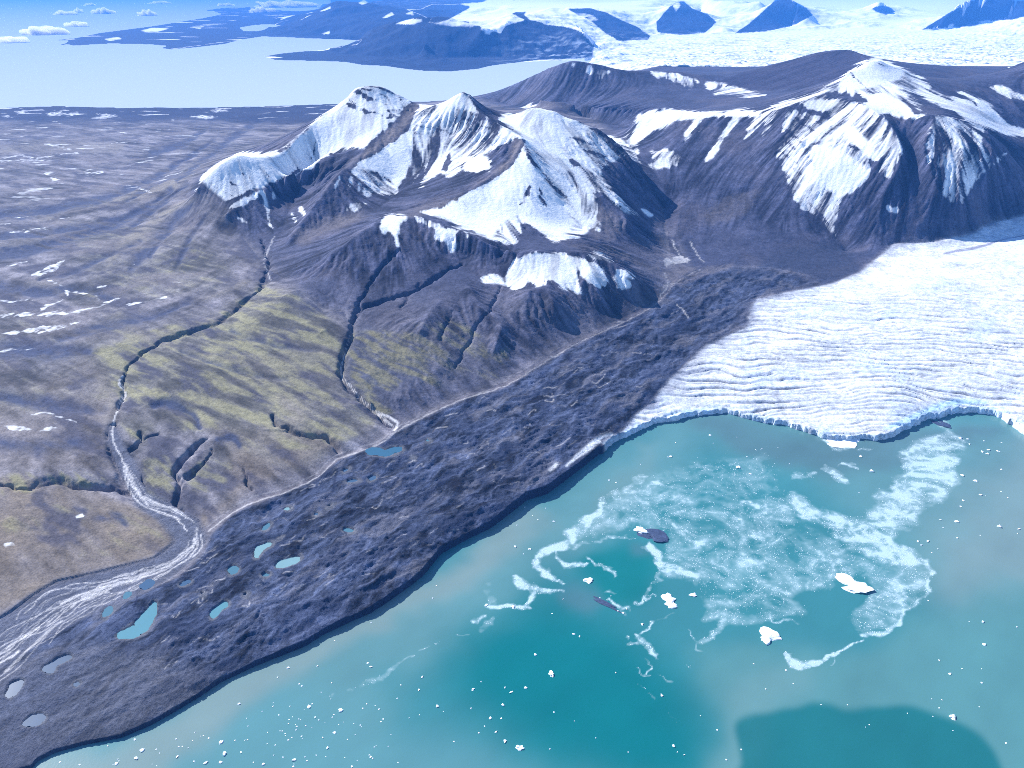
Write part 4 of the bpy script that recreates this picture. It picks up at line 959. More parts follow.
# far rock and ice
fc = np.zeros(SH + (3,), f4) + np.array((0.012, 0.022, 0.055), f4)
fc *= (1 + 0.35 * ffine)[..., None]
bgi = bg * sst(0.05, 0.5, fsnow)
col = np.where(isfar[..., None], fc, col)
bsil = np.clip(sst(0.0, 0.4, fbm(GX / 3, GY, 170, 4, 0.7, seed=118)) * sst(26, 46, py) * 0.75, 0, 1) * bg
cover = np.where(isfar, 1 - 0.75 * bsil, cover)
col = mixc(col, (0.42, 0.48, 0.56), (isfar * bsil).astype(f4))
col = np.clip(col, 0.01, 0.9)
sn = np.clip(sn, 0, 1).astype(f4); cover = np.clip(cover, 0, 1).astype(f4)
print('painted', time.time() - T0)

# ================================================================== scene set-up
scene = bpy.context.scene
C = bpy.data.collections.new('Scenery'); scene.collection.children.link(C)
world_ = bpy.data.worlds.new('World'); scene.world = world_; world_.use_nodes = True

class N:
    """tiny node helper"""
    def __init__(s, name):
        s.m = bpy.data.materials.new(name); s.m.use_nodes = True
        s.t = s.m.node_tree; s.t.nodes.clear()
    def n(s, typ, **kw):
        x = s.t.nodes.new(typ)
        for k, v in kw.items():
            if k.startswith('i_'): x.inputs[k[2:].replace('_', ' ')].default_value = v
            else: setattr(x, k, v)
        return x
    def l(s, a, b): s.t.links.new(a, b)
    def math(s, op, a, b=None, c=None, clamp=False):
        x = s.n('ShaderNodeMath', operation=op, use_clamp=clamp)
        for k, v in enumerate((a, b, c)):
            if v is None: continue
            if isinstance(v, (int, float)): x.inputs[k].default_value = v
            else: s.l(v, x.inputs[k])
        return x.outputs[0]
    def mix(s, f, a, b):
        x = s.n('ShaderNodeMix', data_type='RGBA')
        for sock, v in ((x.inputs[0], f), (x.inputs[6], a), (x.inputs[7], b)):
            if isinstance(v, (int, float)): sock.default_value = v
            elif isinstance(v, tuple): sock.default_value = v + (1,) if len(v) == 3 else v
            else: s.l(v, sock)
        return x.outputs[2]
    def noise(s, vec, scale, detail=3, rough=0.55):
        x = s.n('ShaderNodeTexNoise'); x.inputs['Scale'].default_value = scale; x.inputs['Detail'].default_value = detail; x.inputs['Roughness'].default_value = rough
        s.l(vec, x.inputs['Vector']); return x.outputs['Fac']
    def ramp(s, x, a, b):
        r = s.n('ShaderNodeMapRange', clamp=True, interpolation_type='SMOOTHSTEP'); s.l(x, r.inputs[0])
        r.inputs[1].default_value = a; r.inputs[2].default_value = b
        return r.outputs[0]

def terrain_material(name, snowy=True, grain=0.10, bumpd=1.2, rough=0.95, sss=False):
    k = N(name)
    geo = k.n('ShaderNodeNewGeometry')
    at = k.n('ShaderNodeAttribute', attribute_name='albedo')
    col = at.outputs['Color']
    nf = k.noise(geo.outputs['Position'], grain, 5, 0.7)
    nm = k.noise(geo.outputs['Position'], grain * 0.23, 4, 0.6)
    n3 = k.noise(geo.outputs['Position'], grain * 4.0, 3, 0.7)
    f = k.math('ADD', k.math('MULTIPLY', nf, 1.6), k.math('MULTIPLY', nm, 0.7))
    f = k.math('ADD', f, k.math('MULTIPLY', n3, 1.0))
    f = k.math('MAXIMUM', k.math('ADD', f, -0.65), 0.12)
    hs = k.n('ShaderNodeVectorMath', operation='SCALE'); k.l(col, hs.inputs[0]); k.l(f, hs.inputs['Scale'])
    c = hs.outputs[0]
    b = k.n('ShaderNodeBsdfPrincipled'); b.inputs['Roughness'].default_value = rough
    b.inputs['Specular IOR Level'].default_value = 0.12
    if snowy:
        sa = k.n('ShaderNodeAttribute', attribute_name='snow')
        s2 = k.math('ADD', sa.outputs['Fac'], k.math('MULTIPLY', k.math('SUBTRACT', nf, 0.5), 0.55))
        s2 = k.math('ADD', s2, k.math('MULTIPLY', k.math('SUBTRACT', nm, 0.5), 0.30))
        dust = k.math('MULTIPLY', k.ramp(sa.outputs['Fac'], 0.08, 0.50), 0.78)
        sm = k.math('MAXIMUM', k.ramp(s2, 0.36, 0.66), dust)
        ca = k.n('ShaderNodeAttribute', attribute_name='cover')
        sm = k.math('MULTIPLY', sm, ca.outputs['Fac'])
        c = k.mix(sm, c, (0.88, 0.895, 0.92))
    k.l(c, b.inputs['Base Color'])
    bp = k.n('ShaderNodeBump'); bp.inputs['Strength'].default_value = 0.8; bp.inputs['Distance'].default_value = bumpd
    k.l(nf, bp.inputs['Height']); k.l(bp.outputs[0], b.inputs['Normal'])
    o = k.n('ShaderNodeOutputMaterial'); k.l(b.outputs[0], o.inputs[0])
    return k.m

M_LAND = terrain_material('tundra soil', True, 0.05, 2.5)
M_ROCK = terrain_material('mountain rock and snow', True, 0.045, 4.0)
M_MOR = terrain_material('moraine rubble', True, 0.13, 4.5)
M_ICE = terrain_material('glacier ice', False, 0.05, 1.2, 0.7)
M_FAR = terrain_material('far rock and snow', True, 0.006, 14.0)

def tag(o, label=None, cat=None, group=None, kind=None):
    if label: o['label'] = label
    if cat: o['category'] = cat
    if group: o['group'] = group
    if kind: o['kind'] = kind
    return o

def add_mesh(name, V, F, mat, attrs=None, smooth=True):
    V = np.ascontiguousarray(V, f4); F = np.ascontiguousarray(F, np.int32)
    me = bpy.data.meshes.new(name)
    me.vertices.add(len(V)); me.vertices.foreach_set('co', V.ravel())
    k = F.shape[1]
    me.loops.add(F.size); me.loops.foreach_set('vertex_index', F.ravel())
    me.polygons.add(len(F)); me.polygons.foreach_set('loop_start', np.arange(0, F.size, k, dtype=np.int32))
    me.update(calc_edges=True)
    me.polygons.foreach_set('use_smooth', np.full(len(F), smooth))
    for an, (ty, val) in (attrs or {}).items():
        a = me.attributes.new(an, ty, 'POINT')
        if ty == 'FLOAT': a.data.foreach_set('value', np.ascontiguousarray(val, f4).ravel())
        else:
            v4 = np.ones((len(V), 4), f4); v4[:, :3] = val
            a.data.foreach_set('color', v4.ravel())
    me.materials.append(mat)
    o = bpy.data.objects.new(name, me); C.objects.link(o)
    return o

idx = np.arange(NI * NJ, dtype=np.int32).reshape(SH)
quad = np.stack([idx[:-1, :-1], idx[:-1, 1:], idx[1:, 1:], idx[1:, :-1]], -1).reshape(-1, 4)
VX = np.stack([GX, GY, h], -1).reshape(-1, 3)
CF = col.reshape(-1, 3); SF = sn.reshape(-1); KF = cover.reshape(-1)
hf = h.reshape(-1)

def grid_part(name, faces, mat):
    if not len(faces): return None
    u, inv = np.unique(faces, return_inverse=True)
    return add_mesh(name, VX[u], inv.reshape(-1, 4), mat, {'albedo': ('FLOAT_COLOR', CF[u]), 'snow': ('FLOAT', SF[u]), 'cover': ('FLOAT', KF[u])})

reg = np.zeros(SH, np.int32)
reg[r_mor > 0.5] = 5
reg[r_bed > 0.5] = 6
reg[r_ridge > 0.5] = 3
reg[r_right > 0.5] = 2
reg[r_main > 0.5] = 1
reg[r_glac > 0.5] = 4
beyond = (GY > 8300) & (r_right < 0.5) & (r_ridge < 0.5) & (r_main < 0.5)
reg[beyond & ((px > 480) | (GY > 12500))] = 7
for k, (p, _) in enumerate(FARM):
    reg[beyond & (GY > 11000) & (sample(polys([p]), px, py) > 0.5)] = 10 + k
reg[beyond & (GY > 12500) & (reg == 7) & (px < 345)] = 8
fr_ = reg[:-1, :-1].reshape(-1)
keep = (hf[quad].max(1) > -2.0)
NAMES = {0: ('tundra_plain', M_LAND, 'wide brown and mossy tundra plain between the fjord and the moraine', 'plain'),
 1: ('snowy_mountain', M_ROCK, 'snow streaked twin peaked mountain above the tundra in the middle', 'mountain'),
 2: ('snowy_mountain', M_ROCK, 'mountain with two snow filled bowls standing over the near glacier', 'mountain'),
 3: ('mountain_ridge', M_ROCK, 'bare brown ridge in front of the far ice, behind the snowy peaks', 'ridge'),
 4: ('glacier', M_ICE, 'white crevassed glacier ending in an ice cliff at the lagoon', 'glacier'),
 5: ('moraine', M_MOR, 'dark hummocky belt of rubble dotted with ponds along the lagoon', 'moraine'),
 6: ('riverbed', M_MOR, 'pale gravel bed of the braided meltwater river', 'riverbed'),
 7: ('ice_field', M_FAR, 'wide white pitted ice field behind the mountains', 'ice field'),
 8: ('coastal_flat', M_FAR, 'low dark blue spit reaching into the far fjord', 'spit')}
for k, (p, lab) in enumerate(FARM): NAMES[10 + k] = ('distant_mountain', M_FAR, lab, 'mountain')
for k, (nm, mt, lab, cat) in NAMES.items():
    o = grid_part(nm, quad[keep & (fr_ == k)], mt)
    if o: tag(o, lab, cat, kind='structure')
print('land meshes', time.time() - T0)

# ================================================================== water
def flat_water(name, V, F, mat, attrs=None): return add_mesh(name, V, F, mat, attrs)
fj = bpy.data.materials.new('fjord water'); fj.use_nodes = True
b = fj.node_tree.nodes['Principled BSDF']; b.inputs['Base Color'].default_value = (0.46, 0.52, 0.56, 1); b.inputs['Roughness'].default_value = 0.5; b.inputs['Specular IOR Level'].default_value = 0.02; b.inputs['IOR'].default_value = 1.06
# fjord: one level sheet out to the horizon
o = add_mesh('fjord_water', np.array([(-160000, -2800, -0.3), (160000, -2800, -0.3), (160000, 200000, -0.3), (-160000, 200000, -0.3)]), np.array([[0, 1, 2, 3]]), fj)
tag(o, 'pale silty fjord water glinting between the plain and the far mountains', 'fjord', kind='structure')
# ---- the lagoon: colour of the water, drifting slush
LW = (0.115, 0.27, 0.325)
def wcol(px, py, x, y):
    c = np.zeros(px.shape + (3,), f4) + np.array((0.060, 0.225, 0.285), f4)
    wob = 26 * fbm(x, y, 420, 4, 0.55, seed=130)
    qx, qy = px + wob, py + 0.7 * wob + 10 * fbm(x, y, 180, 3, seed=131)
    def msk(lst, bl, v=1.0, a=None, b=None):
        m = new()
        for p in lst: polys([p], v, m, smooth=True)
        return sample(blur(m, bl * 1.5, 3), qx if a is None else a, qy if b is None else b)
    # pale silty water along the shore and to the right
    c = mixc(c, (0.15, 0.275, 0.33), msk([[(-110,812),(-110,780),(40,760),(160,715),(300,640),(430,570),(520,495),(610,440),(700,405),(860,420),(940,400),(1134,420),(1134,560),(1000,620),(900,560),(800,470),(700,450),(640,500),(560,560),(470,640),(400,700),(330,812)]], 22))
    c = mixc(c, (0.145, 0.29, 0.36), msk([[(-110,812),(60,742),(200,690),(320,690),(420,740),(560,770),(640,812)]], 22) * 0.9)
    c = mixc(c, (0.285, 0.315, 0.35), msk([[(-110,812),(30,766),(85,745),(150,726),(220,683),(323,632),(423,572),(512,510),(540,515),(470,575),(400,625),(330,665),(240,722),(150,768),(60,812)]], 10) * 0.85)
    c = mixc(c, (0.20, 0.28, 0.32), msk([[(650,430),(645,455),(630,485),(600,510),(580,520),(600,485),(625,450)]], 8) * 0.6)
    c = mixc(c, (0.25, 0.305, 0.35), msk([[(1134,430),(1040,440),(980,480),(940,540),(930,600),(980,610),(1134,620)]], 26) * 0.95)
    c = mixc(c, (0.13, 0.27, 0.315), msk([[(690,670),(770,640),(860,660),(960,600),(1134,600),(1134,812),(690,812),(700,760),(720,720)]], 16) * 0.95)
    c = mixc(c, (0.19, 0.30, 0.345), msk([[(745,690),(800,670),(830,690),(780,730),(745,790),(690,800),(720,740)]], 12) * 0.7)
    # deep clear water
    c = mixc(c, (0.004, 0.165, 0.205), msk([[(470,640),(520,600),(590,610),(640,630),(690,690),(700,760),(650,790),(560,770),(480,720),(450,680)]], 26) * 0.95)
    c = mixc(c, (0.004, 0.175, 0.205), msk([[(575,560),(610,545),(655,550),(665,580),(640,605),(600,600)]], 9) * 0.85)
    c = mixc(c, (0.004, 0.150, 0.185), sample(blur(polys([[(735,722),(770,716),(800,712),(818,706),(835,708),(850,713),(880,712),(915,712),(945,720),(970,730),(990,744),(1003,770),(1003,830),(730,830),(738,760)]], smooth=True), 6), px + 0.45 * wob, py + 0.4 * wob) * 0.85)
    c = mixc(c, (0.12, 0.16, 0.215), msk([[(690,418),(735,420),(820,440),(880,446),(960,420),(1000,430),(960,450),(880,470),(800,465),(720,440)]], 8) * 0.55)
    c = mixc(c, (0.12, 0.19, 0.26), msk([[(575,590),(600,595),(610,612),(585,620),(560,605)], [(635,545),(650,550),(660,560),(635,560)]], 6) * 0.6)
    c *= np.array((0.66, 0.83, 0.71), f4) * (1 + 0.10 * fbm(x, y, 260, 4, 0.6, seed=134) + 0.08 * fbm(x + y, (y - x) * 3, 500, 4, 0.6, seed=135))[..., None]
    return c
foam = new(); film = new()
Zs = lambda o, s, p: Z(o, s, p)
A1 = ((470, 440), 4.452); A2 = ((680, 410), 3.413); A3 = ((560, 560), 4.267); A4 = ((740, 560), 4.267); A5 = ((260, 580), 3.938)
def fs_(a, pts, w, v=1.0, soft=0.7, m=None):
    stroke(foam if m is None else m, Zs(a[0], a[1], pts), np.array(w, float) / a[1], v, soft)
fs_(A1, [(600,250),(565,310),(530,350),(500,390),(450,425),(425,460),(360,490),(300,515),(295,550),(340,595),(390,620),(422,642)], [25,40,60,80,80,60,45,45,48,42,16,7], 0.95)
fs_(A1, [(200,605),(222,640),(270,652),(320,668),(412,676)], [20,45,36,38,8], 0.95); fs_(A1, [(310,668),(262,708),(245,742)], [30,34,28], .85); fs_(A1, [(66,735),(120,742),(190,746),(255,745)], [18,28,26,18], 1)
fs_(A1, [(595,258),(650,240),(715,225),(770,265),(800,290)], [30,40,50,60,30], .6); fs_(A1, [(790,200),(830,190),(890,205)], [24,34,20], .7); fs_(A1, [(650,235),(700,215),(770,160)], [30,30,12], .5)
fs_(A1, [(530,520),(560,550),(620,565),(652,590),(632,625)], [10,14,22,16,8], .8); fs_(A1, [(390,500),(410,545),(450,560),(520,548)], [16,28,30,14], .7); fs_(A1, [(470,470),(560,450),(640,430),(720,430)], [30,16,12,8], .6)
fs_(A1, [(775,465),(825,510),(865,560),(935,572),(1010,615)], [34,44,44,34,24], .85); fs_(A1, [(900,378),(955,420),(1024,460)], [20,28,40], .75); fs_(A1, [(935,290),(990,310),(1030,312)], [10,24,26], .8); fs_(A1, [(870,325),(935,335)], [18,14], .5)
fs_(A1, [(845,615),(815,650),(790,680)], [26,20,12], .6); fs_(A1, [(725,718),(748,725),(790,702),(832,690)], [16,16,9,6], .85); fs_(A1, [(650,730),(680,745),(705,735)], [14,14,8], .8)
fs_(A1, [(75,650),(90,690),(85,720)], [40,40,30], .3); fs_(A1, [(730,350),(745,370)], [14,14], .7)
dense = Zs(*A2, [(915,62),(950,90),(970,130),(945,190),(945,250),(910,300),(830,330),(800,400),(745,418),(738,445),(800,490),(850,540),(800,545),(700,525),(640,505),(560,455),(480,395),(430,385),(375,330),(358,285),(400,288),(460,330),(540,360),(600,375),(640,372),(650,340),(695,320),(660,290),(720,270),(720,240),(770,222),(755,140),(820,100),(885,82)])
med = Zs(*A2, [(0,330),(150,318),(230,308),(350,296),(420,380),(500,420),(640,520),(800,540),(855,560),(852,630),(780,690),(720,750),(610,765),(580,720),(640,640),(652,590),(555,568),(500,608),(410,618),(380,650),(440,690),(300,722),(150,735),(100,705),(60,600),(0,540)])
light = Zs(*A2, [(-120,230),(40,180),(300,150),(350,285),(200,320),(0,335),(-200,420),(-330,380)])
light2 = Zs(*A1, [(600,260),(800,180),(1024,250),(1024,620),(860,600),(880,450),(760,390),(560,420),(470,460)])
foam = np.maximum(foam, blur(polys([dense]), 6) * 0.80); foam = np.maximum(foam, blur(polys([med]), 5) * 0.44)
foam = np.maximum(foam, blur(polys([light]), 12) * 0.3); foam = np.maximum(foam, blur(polys([light2]), 8) * 0.44)
hole = blur(polys([Zs(*A2, [(380,385),(440,370),(500,400),(520,440),(470,440),(400,430)]), Zs(*A2, [(736,410),(790,405),(840,430),(800,480),(745,450)])]), 4)
foam *= 1 - 0.6 * hole
fs_(A2, [(35,198),(90,196),(142,196)], [26,34,20], .6); fs_(A2, [(165,188),(215,200)], [10,12], .8); fs_(A2, [(390,222),(430,220),(460,214)], [22,28,14], .55); fs_(A2, [(495,200),(530,222),(575,240)], [26,36,24], .65); fs_(A2, [(550,180),(575,182),(605,202)], [16,16,10], .6)
fs_(A2, [(200,310),(240,320),(270,335)], [20,30,16], .75); fs_(A2, [(170,380),(220,400),(280,440)], [50,70,40], .7); fs_(A2, [(-10,540),(20,560),(60,575)], [30,26,18], .8); fs_(A2, [(120,700),(160,690),(140,720)], [30,50,30], .7)
fs_(A2, [(490,95),(515,118),(545,132),(580,110),(592,98)], [16,34,30,24,10], 1); fs_(A2, [(600,130),(652,134)], [12,10], .5); fs_(A2, [(890,45),(905,48)], [30,26], .6)
fs_(A2, [(855,560),(845,520),(820,500)], [20,24,20], .85)
fs_(A4, [(812,60),(806,120),(785,155),(722,200),(682,250),(645,285),(600,310),(515,315)], [14,16,16,20,22,28,32,26], .85, .5); fs_(A4, [(525,340),(440,380),(400,396),(358,408)], [10,9,14,14], 1); fs_(A4, [(188,408),(222,432),(280,446),(322,440),(355,415)], [22,38,42,36,14], 1, .4); fs_(A4, [(385,408),(397,438),(376,450)], [8,9,7], .9)
fs_(A4, [(200,405),(205,395)], [5,3], .6)
foam = np.maximum(foam, blur(polys([Zs(*A4, [(550,150),(640,60),(810,0),(812,130),(690,245),(600,300),(520,310),(465,250),(530,190)])]), 4) * 0.5)
fs_(A4, [(130,240),(165,270),(205,252),(246,276)], [8,13,16,6], .9)
fs_(A3, [(330,315),(348,340),(378,375),(424,418)], [18,40,30,6], .9); fs_(A3, [(358,312),(375,275),(396,258)], [15,11,7], .85); fs_(A3, [(396,258),(440,248),(482,225)], [6,8,6], .4); fs_(A3, [(370,415),(386,445),(372,480)], [8,9,8], .85); fs_(A3, [(330,453),(355,485),(388,490)], [6,8,5], .8); fs_(A3, [(410,490),(432,512),(462,523)], [6,8,5], .8)
fs_(A3, [(290,352),(310,355),(335,362)], [10,12,8], .7); fs_(A3, [(294,318),(297,334)], [7,6], .6); fs_(A3, [(525,430),(540,452),(558,466)], [6,7,4], .6); fs_(A3, [(375,560),(405,588)], [6,4], .7); fs_(A3, [(340,525),(368,546)], [4,3], .5); fs_(A3, [(550,290),(568,330),(575,368),(605,378)], [6,9,10,6], .75); fs_(A3, [(575,345),(640,335),(700,265)], [20,30,40], .6); fs_(A3, [(640,240),(700,225),(740,250)], [60,60,40], .6)
fs_(A3, [(440,40),(405,95),(372,150)], [30,24,12], .5); fs_(A3, [(308,172),(330,185),(380,158),(424,150)], [14,16,8,5], .8); fs_(A3, [(218,165),(240,200),(290,238)], [12,14,12], .9); fs_(A3, [(200,130),(240,145)], [14,10], .6); fs_(A3, [(275,190),(298,212)], [8,8], .7); fs_(A3, [(470,650),(500,700)], [4,2], .4); fs_(A3, [(485,400),(510,420)], [5,4], .4)
fs_(A5, [(345,430),(420,408),(470,390),(510,352),(560,322),(608,294)], [24,26,30,30,14,8], .5); fs_(A5, [(632,272),(705,248)], [10,6], .55); fs_(A5, [(835,162),(862,152),(892,144)], [18,20,12], .8); fs_(A5, [(865,190),(930,150)], [30,24], .35); fs_(A5, [(895,45),(930,75)], [30,50], .3); fs_(A5, [(270,460),(290,448)], [14,10], .3); fs_(A5, [(775,215),(820,210)], [8,6], .4)

lk = blur(polys([LAKE]), 3, 2)
lmask = (sample(lk, pxz, pyz) > 0.002) & (GY < 4000)
lq = quad[(lmask.reshape(-1)[quad]).all(1)]
u, inv = np.unique(lq, return_inverse=True)
lx, ly = GX.reshape(-1)[u], GY.reshape(-1)[u]
lpx, lpy = pxz.reshape(-1)[u], pyz.reshape(-1)[u]
wc = wcol(lpx, lpy, lx, ly)
dwx = lpx + 7 * fbm(lx, ly, 60, 4, 0.65, seed=140); dwy = lpy + 4.5 * fbm(lx, ly, 60, 4, 0.65, seed=141)
fo = sample(blur(foam, 1, 1), dwx, dwy)
wisp = fbm(lx, ly, 44, 4, 0.65, seed=143)
wisp2 = fbm(lx + 0.4 * ly, (ly - 0.4 * lx) * 1.6, 120, 3, 0.6, seed=153)
wisp3 = fbm(lx - 0.5 * ly, (ly + 0.5 * lx) * 2.2, 30, 4, 0.7, seed=145)
wfx, wfy = lx + 45 * fbm(lx, ly, 150, 3, seed=146), ly + 45 * fbm(lx, ly, 150, 3, seed=147)
fil = ridged(wfx, wfy, 70, 4, 0.6, seed=148)
fo = np.clip(fo * (0.55 + 0.85 * fil + 0.2 * wisp + 0.35 * wisp3) + np.clip(4 * fo * (1 - fo), 0, 1) * (0.15 * wisp + 0.20 * wisp2 + 0.30 * fil - 0.08), 0, 1)
def water_material(name):
    k = N(name)
    geo = k.n('ShaderNodeNewGeometry')
    at = k.n('ShaderNodeAttribute', attribute_name='albedo'); sl_ = k.n('ShaderNodeAttribute', attribute_name='slush')
    n1_ = k.noise(geo.outputs['Position'], 0.16, 5, 0.75); n2_ = k.noise(geo.outputs['Position'], 0.45, 2, 0.7)
    s = sl_.outputs['Fac']
    v = k.math('ADD', s, k.math('MULTIPLY', k.math('SUBTRACT', n1_, 0.5), 0.6))
    v = k.math('ADD', v, k.math('MULTIPLY', k.math('SUBTRACT', n2_, 0.5), 0.5))
    gate = k.ramp(s, 0.04, 0.30)
    soft_ = k.math('MULTIPLY', k.math('MULTIPLY', k.math('POWER', s, 1.5), gate), 0.55)
    hard = k.math('MULTIPLY', k.math('MULTIPLY', k.ramp(v, 0.42, 1.05), gate), 0.85)
    f = k.math('MAXIMUM', soft_, hard, clamp=True)
    c = k.mix(f, at.outputs['Color'], (0.50, 0.64, 0.68))
    b = k.n('ShaderNodeBsdfPrincipled'); k.l(c, b.inputs['Base Color'])
    k.l(k.math('ADD', k.math('MULTIPLY', f, 0.5), 0.18), b.inputs['Roughness']); b.inputs['IOR'].default_value = 1.33; b.inputs['Specular IOR Level'].default_value = 0.3
    bp = k.n('ShaderNodeBump'); bp.inputs['Strength'].default_value = 0.25; bp.inputs['Distance'].default_value = 0.4
    k.l(k.noise(geo.outputs['Position'], 0.22, 4, 0.6), bp.inputs['Height']); k.l(bp.outputs[0], b.inputs['Normal'])
    o = k.n('ShaderNodeOutputMaterial'); k.l(b.outputs[0], o.inputs[0])
    return k.m
M_WATER = water_material('milky lagoon water')
# the lagoon goes on towards the viewer and to the right, a hand's breadth under the drawn sheet
ex = np.array([(-700, -2500, -0.12), (5200, -2500, -0.12), (5200, 1750, -0.12), (-700, 820, -0.12)], f4)
n0 = len(lx)
LV = np.vstack([np.column_stack([lx, ly, np.zeros_like(lx)]), ex])
LF = np.vstack([inv.reshape(-1, 4), [[n0, n0 + 1, n0 + 2, n0 + 3]]])
o = add_mesh('lagoon_water', LV, LF, M_WATER, {'albedo': ('FLOAT_COLOR', np.vstack([wc, np.tile(np.array([[0.09, 0.225, 0.25]], f4), (4, 1))])), 'slush': ('FLOAT', np.concatenate([fo, np.zeros(4, f4)]))})
tag(o, 'milky turquoise lagoon water streaked with drifting slush below the ice front', 'lagoon', kind='structure')

def simple_material(name, col, rough=0.6, grain=0.3, amp=0.25, bump=0.3, spec=0.3):
    k = N(name); geo = k.n('ShaderNodeNewGeometry')
    nf = k.noise(geo.outputs['Position'], grain, 4, 0.6)
    f = k.math('ADD', k.math('MULTIPLY', nf, 2 * amp), 1 - amp)
    hs = k.n('ShaderNodeVectorMath', operation='SCALE'); hs.inputs[0].default_value = col; k.l(f, hs.inputs['Scale'])
    b = k.n('ShaderNodeBsdfPrincipled'); k.l(hs.outputs[0], b.inputs['Base Color']); b.inputs['Roughness'].default_value = rough; b.inputs['Specular IOR Level'].default_value = spec
    if bump:
        bp = k.n('ShaderNodeBump'); bp.inputs['Strength'].default_value = 0.6; bp.inputs['Distance'].default_value = bump
        k.l(nf, bp.inputs['Height']); k.l(bp.outputs[0], b.inputs['Normal'])
    o = k.n('ShaderNodeOutputMaterial'); k.l(b.outputs[0], o.inputs[0])
    return k.m
TONE = {'deep': (0.045, 0.125, 0.19), 'mid': (0.08, 0.18, 0.23), 'pale': (0.20, 0.34, 0.355), 'turq': (0.11, 0.26, 0.30), 'grey': (0.06, 0.11, 0.18), 'silt': (0.10, 0.135, 0.19)}
MT = {t: simple_material('pond water ' + t, c, 0.12, 0.05, 0.06, 0.0, 0.4) for t, c in TONE.items()}
for out, zp, tone, lab in pond_obj:
    me = bpy.data.meshes.new('meltwater_pond'); me.from_pydata([(a, b, zp) for a, b, _ in out], [], [tuple(range(len(out)))]); me.update()
    me.materials.append(MT[tone])
    o = bpy.data.objects.new('meltwater_pond', me); C.objects.link(o)
    if me.polygons[0].normal.z < 0: me.flip_normals()
    tag(o, lab, 'pond', 'meltwater ponds in the moraine', 'structure')

# ---- floating ice
import bmesh
M_BERG = simple_material('berg ice', (0.84, 0.88, 0.92), 0.55, 0.25, 0.08, 1.0)
M_DARK = simple_material('dirty berg ice', (0.05, 0.07, 0.13), 0.5, 0.15, 0.8, 1.5)
def chunk(seed, sx, sy, sz, rough_=0.3, sub=2, mat=None, spike=0):
    r = random.Random(seed)
    bm = bmesh.new(); bmesh.ops.create_icosphere(bm, subdivisions=sub, radius=1.0)
    ph = [(r.uniform(-1, 1), r.uniform(-1, 1), r.uniform(-1, 1), r.uniform(1.2, 3.6), r.uniform(0, 6)) for _ in range(7)]
    for v in bm.verts:
        n = v.co.copy(); d = 0
        for a, b, c, w, p in ph: d += math.sin(w * (a * n.x + b * n.y + c * n.z) * 2 + p) / w
        k = 1 + rough_ * d * 0.7 + r.uniform(-1, 1) * rough_ * 0.22
        z = n.z * sz * k
        if z > 0.55 * sz: z = 0.55 * sz + (z - 0.55 * sz) * 0.35           # tabular tops
        v.co = (n.x * sx * k, n.y * sy * k, z)
    me = bpy.data.meshes.new('ice_chunk'); bm.to_mesh(me); bm.free()
    for p in me.polygons: p.use_smooth = False
    me.materials.append(mat or M_BERG)
    return me
def ice(name, me, px_, py_, scale=1.0, rot=0.0, zoff=0.0):
    w = world(px_, py_, z=0.0)
    o = bpy.data.objects.new(name, me); C.objects.link(o)
    o.location = (w[0], w[1], zoff); o.rotation_euler = (0, 0, rot); o.scale = (scale,) * 3
    return o
def mpp(px_, py_):
    w = world(px_, py_, z=0.0); return math.sqrt(w[0] ** 2 + w[1] ** 2 + HC ** 2) / FPX / 1.06
BIG = [ # px, py, width px, depth px (as seen), height m, rot, seed, mat, label
 (641,529,13,9,11,0.1,11,M_BERG,'rounded white iceberg touching the dark overturned one'),
 (656.5,536,19,8,7,-0.1,12,M_DARK,'dark blue overturned iceberg beside the rounded white one'),
 (605,603,27,3.0,3,-0.62,13,M_DARK,'long low dark debris covered berg lying at a slant in the teal water'),
 (669,600,16,13,8,-0.5,14,M_BERG,'white notched iceberg with a slush tail, right of the long dark berg'),
 (854,585,29,13,9,-0.38,15,M_BERG,'largest white flat iceberg, at the right edge of the brash ice'),
 (767,637,16,11,8,-0.2,16,M_BERG,'jagged white iceberg with a thin spike on its right side'),
 (588,580,7,5,5,0.3,17,M_BERG,'small white iceberg just above the long dark berg'),
 (840,440,30,8,3.5,0.0,18,M_BERG,'bright heap of fresh ice at the foot of the ice cliff'),
 (942,423,9,6,4,0.2,19,M_DARK,'small grey berg at the head of the brash ice arm'),
 (694,595,6,4,3.5,0.2,20,M_BERG,'small white floe right of the notched iceberg'),
 (520.5,747,7,6,5,0.3,21,M_BERG,'roundish white floe near the bottom edge in deep teal water'),
 (551,673,5,7,6,0.2,22,M_BERG,'upright pointed white floe in the deep teal water'),
]
for (x, y, wpx, dpx, hm, rot, sd, mt, lab) in BIG:
    k = mpp(x, y); dep = HC / math.sqrt(sum(q * q for q in world(x, y, z=0)[:2]) + HC * HC)
    hm *= 0.6 if mt is M_BERG else 0.45
    me = chunk(sd, wpx * k * 0.46, max(1.0, (dpx * k - hm * math.sqrt(1 - dep * dep) * 0.6)) / dep * 0.44, hm, 0.62 if mt is M_BERG else 0.95, 3, mt)
    o = ice('iceberg', me, x, y + dpx * 0.12, 1.0, rot)
    tag(o, lab, 'iceberg')
    if sd == 16:
        s2 = chunk(61, 6.0 * k * 0.8, 1.6 * k, 1.6, 0.3, 2); p = ice('spike', s2, x, y); p.parent = o; p.location = (9.5 * k, 2.0 * k, 0.8); p.rotation_euler = (0, 0, 0.15)
FL = []
def F(org, sc, L): FL.extend([(org[0] + a / sc, org[1] + b / sc, s) for a, b, s in L])
